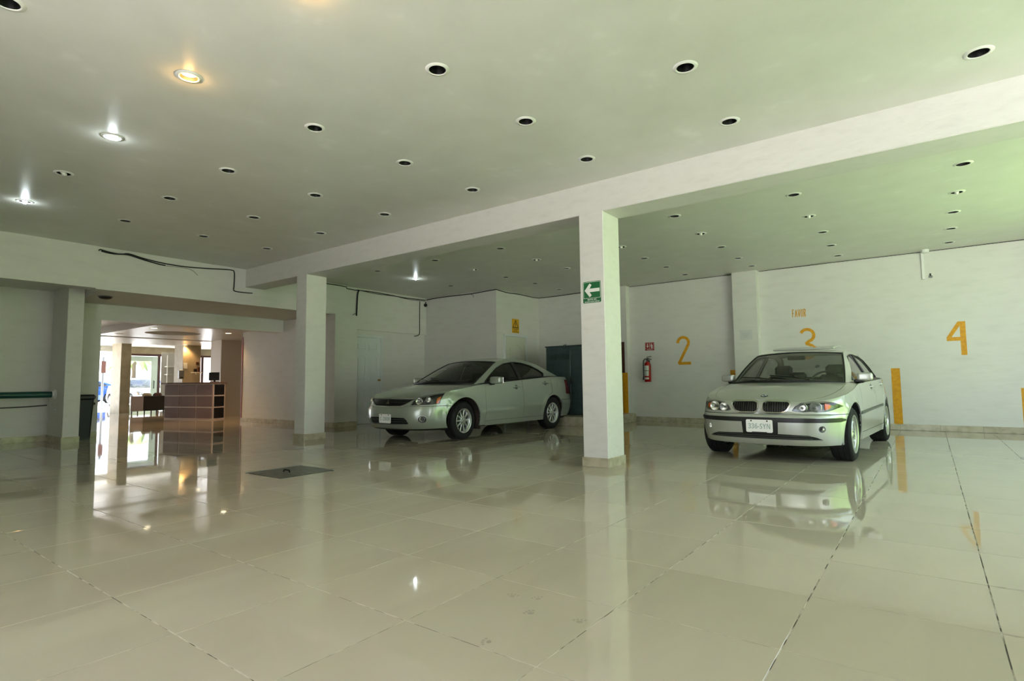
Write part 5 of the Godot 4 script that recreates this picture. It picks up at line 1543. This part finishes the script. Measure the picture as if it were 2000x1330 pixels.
	put(MB.new().blob(Vector3(0, -0.04, 0.0), Vector3(0.05, 0.05, 0.05), 1.0, Basis(), 10), "dome", M.black_plastic, dm)
	put(MB.new().tube([Vector3(-0.06, 0.06, -0.07), Vector3(-0.02, 0.04, -0.02), Vector3(0, 0.0, 0)], 0.014, 8), "arm", M.black_plastic, dm)
	var wc := base("ceiling_camera", Vector3(0.05, CEIL, -12.72))
	tag(wc, "white dome camera under the ceiling with a wall conduit below", "camera")
	put(MB.new().lathe([Vector2(0.065, 0.0), Vector2(0.065, -0.035), Vector2(0.05, -0.055), Vector2(0.0, -0.06)], 20), "dome", M.white_plastic, wc)
	put(MB.new().cbox(Vector3(-0.045, -0.275, -0.117), Vector3(0.045, 0.51, 0.024), 0.004), "conduit", M.white_plastic, wc)
	var sk := base("wall_hook", Vector3(0.115, 2.84, WZ))
	tag(sk, "small grey fitting on the wall right of the white conduit", "fitting")
	put(MB.new().lathe([Vector2(0.028, 0.0), Vector2(0.026, 0.015), Vector2(0.0, 0.018)], 14, Transform3D(Basis(Vector3.RIGHT, PI / 2), Vector3.ZERO)), "cap", M.grey_metal, sk)
	put(MB.new().cbox(Vector3(-0.005, 0.035, 0.012), Vector3(0.02, 0.05, 0.02), 0.005), "neck", M.dark_metal, sk)
	# pipe in the recess
	var pp := base("pipe", Vector3(-12.62, 0.855, -3.165))
	tag(pp, "thick teal green pipe running along the recessed wall to the column", "pipe")
	put(MB.new().lathe([Vector2(0.055, 0.0), Vector2(0.055, 5.0)], 20, Transform3D(Basis(Vector3.RIGHT, PI / 2), Vector3.ZERO)), "tube", M.pipe_green, pp)
	put(MB.new().lathe([Vector2(0.085, 0.0), Vector2(0.085, 0.02), Vector2(0.058, 0.03), Vector2(0.058, 0.06)], 20, Transform3D(Basis(Vector3.RIGHT, PI / 2), Vector3.ZERO)), "flange", M.white_plastic, pp)
	for z in [1.5, 4.0]: put(MB.new().box(Vector3(-0.42, -0.07, z - 0.02), Vector3(0.0, -0.05, z + 0.02)), "bracket", M.grey_metal, pp)
	cable("thin grey conduit on the recessed wall below the green pipe", [[-13.04, 0.63, 1.8], [-13.04, 0.64, 0.0], [-13.04, 0.63, -2.4], [-13.04, 0.655, -3.15]], 0.012, M.trim_grey)
	var so := base("wall_socket", Vector3(-12.62, 0.58, -3.168))
	tag(so, "small dark holes of a socket low on the left column", "socket")
	put(MB.new().cbox(Vector3(0, 0, 0.002), Vector3(0.07, 0.11, 0.006), 0.002), "plate", M.white_plastic, so)
	for y in [-0.03, 0.03]: put(MB.new().lathe([Vector2(0.012, 0.0), Vector2(0.0, 0.002)], 10, Transform3D(Basis(Vector3.RIGHT, PI / 2), Vector3(0, y, 0.005))), "hole", M.black_plastic, so)
	var sp := base("soffit_fixture", Vector3(-11.85, 2.61, -3.62))
	tag(sp, "dark oval fixture under the header beside the left column", "fixture")
	put(MB.new().blob(Vector3(0, -0.02, 0), Vector3(0.1, 0.035, 0.1), 1.0, Basis(), 10), "body", M.black_plastic, sp)
	put(MB.new().lathe([Vector2(0.115, 0.0), Vector2(0.11, -0.014), Vector2(0.09, -0.018)], 20), "rim", M.grey_metal, sp)

func build_bin_and_hatch() -> void:
	var o := base("waste_bin", Vector3(-12.78, 0, -3.62))
	tag(o, "dark navy plastic waste bin half hidden behind the left column", "bin")
	var rows := []
	for y in [[0.03, 0.13], [0.5, 0.15], [0.74, 0.165]]:
		var r := PackedVector3Array()
		for q in rounded(rect(-y[1], -y[1] * 0.82, y[1], y[1] * 0.82), 0.04): r.append(Vector3(q.x, y[0], q.y))
		r.append(r[0])
		rows.append(r)
	put(MB.new().grid(rows, 1.0, true), "body", M.bin_plastic, o)
	put(MB.new().cbox(Vector3(0, 0.79, 0), Vector3(0.37, 0.10, 0.31), 0.03), "lid", M.bin_plastic, o)
	put(MB.new().cbox(Vector3(0.02, 0.665, -0.155), Vector3(0.12, 0.05, 0.05), 0.015), "handle", M.bin_plastic, o)
	put(MB.new().box(Vector3(-0.12, 0.0, -0.1), Vector3(0.12, 0.04, 0.1)), "foot", M.black_plastic, o)
	var h := base("floor_hatch", Vector3(-5.82, 0, -3.61))
	tag(h, "square grey steel hatch cover set in the tile floor", "hatch")
	put(MB.new().cbox(Vector3(0, 0.002, 0), Vector3(0.66, 0.008, 0.64), 0.003), "cover", M.steel_plate, h)
	for s in [[-0.342, 0, 0.02, 0.68], [0, -0.332, 0.7, 0.02]]: put(MB.new().cbox(Vector3(s[0], 0.004, s[1]), Vector3(s[2], 0.012, s[3]), 0.003), "frame_bar", M.alloy_frame, h)
	put(MB.new().tube([Vector3(-0.06, 0.004, 0.05), Vector3(-0.05, 0.03, 0.05), Vector3(0.05, 0.03, 0.05), Vector3(0.06, 0.004, 0.05)], 0.008, 8), "pull_ring", M.dark_metal, h)

# ---------------------------------------------------------------- lobby beyond the passage
func build_lobby() -> void:
	var W: Material = M.lobby_wall
	struct(MB.new().box(Vector3(-26.2, -0.05, -12.8), Vector3(-15.0, 3.5, -12.6)), "wall_lobby_far", W, "white far side wall of the lobby", "wall")
	struct(MB.new().box(Vector3(-26.2, -0.05, -3.4), Vector3(-13.1, 3.5, -3.2)), "wall_lobby_near", W, "white near side wall of the lobby", "wall")
	struct(MB.new().box(Vector3(-15.0, -0.05, -12.7), Vector3(-14.8, 3.5, -8.4)), "wall_lobby_back", W, "white wall behind the red edged corner of the lobby", "wall")
	struct(MB.new().box(Vector3(-26.3, 2.60, -12.7), Vector3(-13.03, 2.70, -3.3)), "ceiling_lobby", W, "white upper ceiling of the lobby", "ceiling")
	var mb := MB.new()
	holed_sheet(mb, -18.5, -13.36, -7.35, -5.9, 2.42, [[[-16.55, -6.66]]], 0.66, Vector3.DOWN)
	holed_sheet(mb, -18.5, -13.36, -12.6, -7.35, 2.42, [[[-15.45, -7.62]]], 0.075, Vector3.DOWN)
	holed_sheet(mb, -18.5, -13.36, -5.9, -5.45, 2.42, [[[-15.3, -5.72], [-17.6, -5.74]]], 0.075, Vector3.DOWN)
	mb.quad(Vector3(-18.5, 2.42, -5.45), Vector3(-13.36, 2.42, -5.45), Vector3(-13.36, 2.61, -5.45), Vector3(-18.5, 2.61, -5.45), Vector3.BACK)
	mb.quad(Vector3(-18.5, 2.42, -5.45), Vector3(-18.5, 2.42, -12.6), Vector3(-18.5, 2.61, -12.6), Vector3(-18.5, 2.61, -5.45), Vector3.LEFT)
	mb.lathe([Vector2(0.0, 0.0), Vector2(0.66, 0.0), Vector2(0.66, -0.13)], 40, Transform3D(Basis(), Vector3(-16.55, 2.55, -6.66)))
	struct(mb, "ceiling_lobby_panel", M.satin_white, "dropped lobby ceiling panel with a round recess", "ceiling")
	mb = MB.new()
	holed_sheet(mb, -21.5, -18.9, -12.6, -5.45, 2.42, [[[-21.1, -9.95]], [[-19.4, -8.72], [-20.9, -8.82]]], 0.075, Vector3.DOWN)
	mb.box(Vector3(-18.92, 2.42, -12.6), Vector3(-18.9, 2.61, -5.45))
	mb.box(Vector3(-21.5, 2.42, -12.6), Vector3(-21.48, 2.61, -5.45))
	mb.box(Vector3(-21.5, 2.42, -5.47), Vector3(-18.9, 2.61, -5.45))
	struct(mb, "ceiling_lobby_band", M.satin_white, "second dropped lobby ceiling band nearer the street", "ceiling")
	struct(MB.new().cbox(Vector3(-18.25, 1.3, -9.2), Vector3(0.7, 2.62, 1.15), 0.01), "column_lobby_desk", M.beige_wall, "wide beige lobby column right of the reception desk", "column")
	struct(MB.new().cbox(Vector3(-21.35, 1.3, -9.1), Vector3(0.7, 2.62, 0.6), 0.01), "column_lobby_mid", M.beige_stone, "olive beige lobby column behind the reception desk", "column")
	struct(MB.new().cbox(Vector3(-24.3, 1.3, -8.02), Vector3(0.92, 2.62, 0.33), 0.01), "column_lobby_front", M.beige_stone, "beige lobby column by the bright street opening", "column")
	struct(MB.new().box(Vector3(-15.02, 0.0, -8.0), Vector3(-14.98, 2.3, -7.785)), "trim_1", M.red_trim, "red edge strip on the end of the passage wall", "trim")
	struct(MB.new().box(Vector3(-26.2, 2.32, -12.7), Vector3(-25.95, 2.62, -8.5)), "wall_street_header", M.beige_stone, "beige header above the glazed street front", "wall")
	struct(MB.new().box(Vector3(-26.3, 2.38, -8.5), Vector3(-25.95, 2.62, -3.3)), "wall_street_lintel", W, "white lintel above the open street entrance", "wall")
	# glazed street front: window frames, panes and the pale door
	var o := base("window_1", Vector3(-26.0, 0, 0))
	tag(o, "brown framed glazed street front of the lobby", "window", "", "structure")
	for z in [-8.72, -9.95, -10.85, -11.7, -12.55]: put(MB.new().cbox(Vector3(0, 1.16, z), Vector3(0.09, 2.32, 0.09), 0.008), "post", M.brown_wood, o)
	put(MB.new().cbox(Vector3(0, 2.28, -10.6), Vector3(0.1, 0.09, 3.9), 0.008), "rail", M.brown_wood, o)
	for z in [[-9.99, -10.81], [-10.89, -11.66], [-11.74, -12.51]]: put(MB.new().box(Vector3(-0.004, 0.02, z[1]), Vector3(0.004, 2.24, z[0])), "pane", M.clear_glass, o)
	o = base("door_3")
	o.transform = Transform3D(EAST, Vector3(-26.0, 0, -8.78))
	tag(o, "pale framed glass door to the street with a black pull handle", "door", "", "structure")
	for r in [[0.0, 0.0, 0.12, 2.22], [0.88, 0.0, 1.12, 2.22], [0.12, 2.02, 0.88, 2.22], [0.12, 0.0, 0.88, 0.2]]: put(MB.new().cbox(Vector3((r[0] + r[2]) / 2, (r[1] + r[3]) / 2, 0), Vector3(r[2] - r[0], r[3] - r[1], 0.05), 0.006), "stile", M.door_frame_pale, o)
	put(MB.new().box(Vector3(0.12, 0.2, -0.004), Vector3(0.88, 2.02, 0.004)), "pane", M.clear_glass, o)
	put(MB.new().tube([Vector3(0.98, 0.9, 0.025), Vector3(0.98, 0.9, 0.08), Vector3(0.98, 1.2, 0.08), Vector3(0.98, 1.2, 0.025)], 0.016, 8), "pull_handle", M.black_plastic, o)
	# white shelf rack by the glazing
	o = base("shelf_rack", Vector3(-24.9, 0, -10.15))
	tag(o, "white wall rack with two shelves seen behind the reception desk", "shelf")
	for z in [-0.3, 0.3]: put(MB.new().cbox(Vector3(0, 1.12, z), Vector3(0.035, 2.24, 0.035), 0.004), "post", M.white_plastic, o)
	for y in [1.45, 1.77]: put(MB.new().cbox(Vector3(0.0, y, 0), Vector3(0.3, 0.035, 0.72), 0.005), "shelf", M.white_plastic, o)
	put(MB.new().cbox(Vector3(-0.16, 1.2, 0), Vector3(0.02, 2.3, 0.95), 0.004), "back_panel", M.satin_white, o)
	# reception desk
	o = base("reception_desk", Vector3(-17.525, 0, -7.51), 0.2606)
	tag(o, "mauve brown panelled reception desk with a grid of pale frames", "desk")
	put(MB.new().box(Vector3(-1.0, 0.0, -0.42), Vector3(1.0, 1.04, -0.012)), "body", M.counter_frame, o)
	put(MB.new().cbox(Vector3(-0.02, 1.06, -0.2), Vector3(2.12, 0.045, 0.52), 0.008), "top", M.counter_top, o)
	for r in 3:
		for c in 3:
			put(MB.new().cbox(Vector3(-0.665 + 0.665 * c, 0.19 + 0.335 * r, -0.006), Vector3(0.63, 0.295, 0.02), 0.006), "front_panel", M.counter_panel, o)
		put(MB.new().cbox(Vector3(1.002, 0.19 + 0.335 * r, -0.215), Vector3(0.016, 0.295, 0.34), 0.005), "end_panel", M.counter_panel_dark, o)
	o = base("monitor", Vector3(-17.0, 1.083, -8.0), 0.4)
	tag(o, "black monitor standing on the end of the reception desk", "monitor")
	put(MB.new().cbox(Vector3(0, 0.17, 0), Vector3(0.36, 0.24, 0.035), 0.008), "screen_case", M.black_plastic, o)
	put(MB.new().cbox(Vector3(0, 0.04, -0.02), Vector3(0.05, 0.08, 0.03), 0.005), "neck", M.black_plastic, o)
	put(MB.new().cbox(Vector3(0, 0.008, -0.02), Vector3(0.2, 0.016, 0.14), 0.004), "foot", M.black_plastic, o)
	# bench by the street
	o = base("bench", Vector3(-22.6, 0, -8.35))
	tag(o, "low black bench with a lilac grey end panel beside the lobby column", "bench")
	put(MB.new().cbox(Vector3(0.02, 0.37, 0.37), Vector3(0.06, 0.53, 0.40), 0.015), "end_panel", M.lilac_grey, o)
	put(MB.new().cbox(Vector3(0.02, 0.06, 0.53), Vector3(0.035, 0.12, 0.035), 0.004), "leg", M.black_plastic, o)
	put(MB.new().cbox(Vector3(0, 0.37, -0.2), Vector3(0.07, 0.53, 0.74), 0.02), "back", M.black_leather, o)
	put(MB.new().cbox(Vector3(-0.35, 0.34, -0.2), Vector3(0.62, 0.16, 0.72), 0.04), "seat", M.black_leather, o)
	for z in [-0.5, -0.1, 0.12]:
		for x in [0.0, -0.6]: put(MB.new().cbox(Vector3(x, 0.06, z), Vector3(0.035, 0.12, 0.035), 0.004), "leg", M.black_plastic, o)
	for c in [[0.0, "tan"], [-0.35, "brown"]]:
		tag(put(MB.new().cbox(Vector3(-22.76, 0.585, -8.35 + c[0]), Vector3(0.14, 0.32, 0.3), 0.06), "cushion", M.beige_stone if c[1] == "tan" else M.brown_wood), "%s cushion on the black lobby bench" % c[1], "cushion", "cushions on the lobby bench")
	# things on the middle column
	o = base("hand_dispenser", Vector3(-20.975, 1.22, -8.72))
	tag(o, "grey box dispenser on the corner of the middle lobby column", "dispenser")
	put(MB.new().cbox(Vector3(0.05, 0.16, 0.0), Vector3(0.1, 0.32, 0.17), 0.015), "case", M.grey_metal, o)
	put(MB.new().cbox(Vector3(0.102, 0.05, 0.0), Vector3(0.01, 0.05, 0.1), 0.004), "outlet", M.black_plastic, o)
	tag(put(MB.new().cbox(Vector3(-20.993, 1.69, -8.88), Vector3(0.012, 0.2, 0.13), 0.003), "framed_notice", M.paper_label), "small pale notice above the grey dispenser", "notice")
	o = base("wall_shelf", Vector3(-20.99, 1.45, -9.22))
	tag(o, "small pale wall shelf on the middle lobby column", "shelf")
	put(MB.new().cbox(Vector3(0.09, 0, 0), Vector3(0.18, 0.025, 0.3), 0.004), "board", M.white_plastic, o)
	put(MB.new().cbox(Vector3(0.03, -0.04, 0), Vector3(0.04, 0.06, 0.02), 0.004), "bracket", M.white_plastic, o)
	tag(put(MB.new().cbox(Vector3(-20.9, 1.525, -9.17), Vector3(0.08, 0.12, 0.1), 0.01), "trinket_box", M.black_plastic), "dark small box on the lobby wall shelf", "box")
	tag(put(MB.new().cbox(Vector3(-20.9, 1.56, -9.29), Vector3(0.08, 0.19, 0.09), 0.01), "trinket_jar", M.brown_wood), "brown small jar on the lobby wall shelf", "jar")
	tag(put(MB.new().cbox(Vector3(-20.985, 1.78, -9.28), Vector3(0.02, 0.1, 0.1), 0.004), "small_picture", M.brown_wood), "small brown picture above the lobby wall shelf", "picture")
	# lobby lamps
	var ring := MB.new().lathe([Vector2(0.072, 0.02), Vector2(0.074, -0.006), Vector2(0.105, -0.004), Vector2(0.11, 0.0)], 24).mesh()
	var face := MB.new().lathe([Vector2(0.0, 0.006), Vector2(0.073, 0.012)], 20).mesh()
	var k := 0
	for l in [[-15.3, -5.72, 1, "nearest the lintel"], [-17.6, -5.74, 0, "unlit beyond the round recess"], [-15.45, -7.62, 1, "beside the passage wall"], [-19.4, -8.72, 1, "above the desk's rear"], [-20.9, -8.82, 1, "before the middle column"], [-21.1, -9.95, 1, "right of the middle column"]]:
		o = base("lobby_downlight", Vector3(l[0], 2.42, l[1]))
		tag(o, "%s lobby downlight %s" % ["glowing" if l[2] else "dark ringed", l[3]], "downlight", "lobby downlights")
		put_mesh(ring, "trim_ring", M.white_plastic, o)
		put_mesh(face, "lamp_face", M.lobby_lamp_glow if l[2] else M.lamp_glass, o)
		if l[2]:
			var li := SpotLight3D.new()
			li.name = "lamp_light"
			o.add_child(li)
			li.position = Vector3(0, -0.03, 0)
			li.rotation.x = -PI / 2
			li.light_color = Color(1.0, 0.80, 0.55)
			li.light_energy = 0.42
			li.light_size = 0.07
			li.spot_angle = 62.0
			li.spot_angle_attenuation = 0.6
			li.spot_range = 30.0
			li.spot_attenuation = 2.0
			li.shadow_enabled = true
		k += 1

func build_street() -> void:
	build_grey_saloon(Vector3(-31.5, -0.06, -11.75), PI / 2, M.paint_white, "white car facing the lobby's glass street door", false)
	build_grey_saloon(Vector3(-43, -0.06, -10.6), 0.15, M.paint_blue, "blue car seen through the bright street opening", false)
	var o := base("skip_container", Vector3(-38.6, -0.06, -14.4))
	tag(o, "blue steel container behind the white street car", "container")
	put(MB.new().prism(vv([-1.0, 0.0, 1.0, 0.0, 1.15, 1.35, -1.15, 1.35]), -1.0, 1.0, Transform3D(Basis(Vector3.UP, PI / 2), Vector3.ZERO)), "body", M.paint_blue, o)
	put(MB.new().cbox(Vector3(0, 1.36, 0), Vector3(2.1, 0.08, 2.4), 0.02), "lid", M.paint_blue, o)
	o = base("street_post", Vector3(-30.5, -0.06, -9.35))
	tag(o, "slim post with an orange sign outside the street opening", "post")
	put(MB.new().lathe([Vector2(0.05, 0.0), Vector2(0.05, 2.4), Vector2(0.0, 2.42)], 12), "pole", M.grey_metal, o)
	put(MB.new().cbox(Vector3(0.06, 1.95, 0), Vector3(0.02, 0.55, 0.18), 0.004), "sign_panel", M.brown_wood, o)
	o = base("palm_tree", Vector3(-40, -0.06, -13.9))
	tag(o, "small yellow green palm beyond the glass street door", "tree")
	put(MB.new().lathe([Vector2(0.16, 0.0), Vector2(0.12, 1.2), Vector2(0.1, 2.6), Vector2(0.0, 2.7)], 12), "trunk", M.palm_trunk, o)
	for i in 11:
		var a := TAU * i / 11
		var rows := []
		for t in 8:
			var u := t / 7.0
			var c := Vector3(cos(a) * 1.5 * u, 2.65 + 0.7 * u - 1.3 * u * u, sin(a) * 1.5 * u)
			var s := Vector3(-sin(a), 0, cos(a)) * 0.22 * sin(PI * (0.08 + 0.9 * u))
			rows.append(PackedVector3Array([c - s - Vector3(0, 0.06, 0), c, c + s - Vector3(0, 0.06, 0)]))
		put(MB.new().grid(rows, 1.0), "frond", M.palm_green, o)

func build_paw_prints() -> void:
	for p in [[-1.594, -2.118, 0.3, 0.8, "blurred paw print nearest the tile joint crossing"], [-1.482, -2.159, 0.9, 0.75, "faint paw print below the tile joint"], [-1.42, -2.009, 1.2, 1.0, "clearest paw print with separate toe marks"], [-1.204, -2.055, 0.5, 0.9, "smudged paw print at the right end of the trail"], [-1.40, -1.695, 2.0, 0.8, "faint paw print nearest the camera"]]:
		var o := base("paw_print", Vector3(p[0], 0.0, p[1]), p[2])
		tag(o, p[4] + " on the tile floor", "paw print", "dog paw prints on the tile floor")
		var flat := Transform3D(Basis(Vector3.RIGHT, -PI / 2), Vector3.ZERO)
		put(MB.new().prism(ellipse(Vector2(0, -0.008), 0.016 * p[3], 0.012 * p[3], 12), 0.0, 0.0004, flat), "pad", M.paw_dirt, o)
		for k in 4: put(MB.new().prism(ellipse(Vector2(-0.024 + 0.016 * k, 0.018 - 0.006 * absf(k - 1.5)), 0.006 * p[3], 0.009 * p[3], 10), 0.0, 0.0004, flat), "toe", M.paw_dirt, o)

const EXPOSURE := 5.0
const NEAR_OPEN_X := -3.2
const NEAR_CLOSE_X := 0.4
const STEER := 0.1

func _ready() -> void:
	set_camera_and_light()
	make_materials()
	build_shell()
	build_downlights()
	car_materials()
	build_silver_saloon(Vector3(-1.605, 0, -7.88), -0.062)
	build_grey_saloon(Vector3(-7.337, 0, -7.247), -0.019, M.paint_grey_green, "grey green saloon with dark tinted windows parked near the electrical room", true)
	build_doors()
	build_signs()
	build_extinguisher()
	build_cabinet()
	build_cables()
	build_bin_and_hatch()
	build_paw_prints()
	build_lobby()
	build_street()
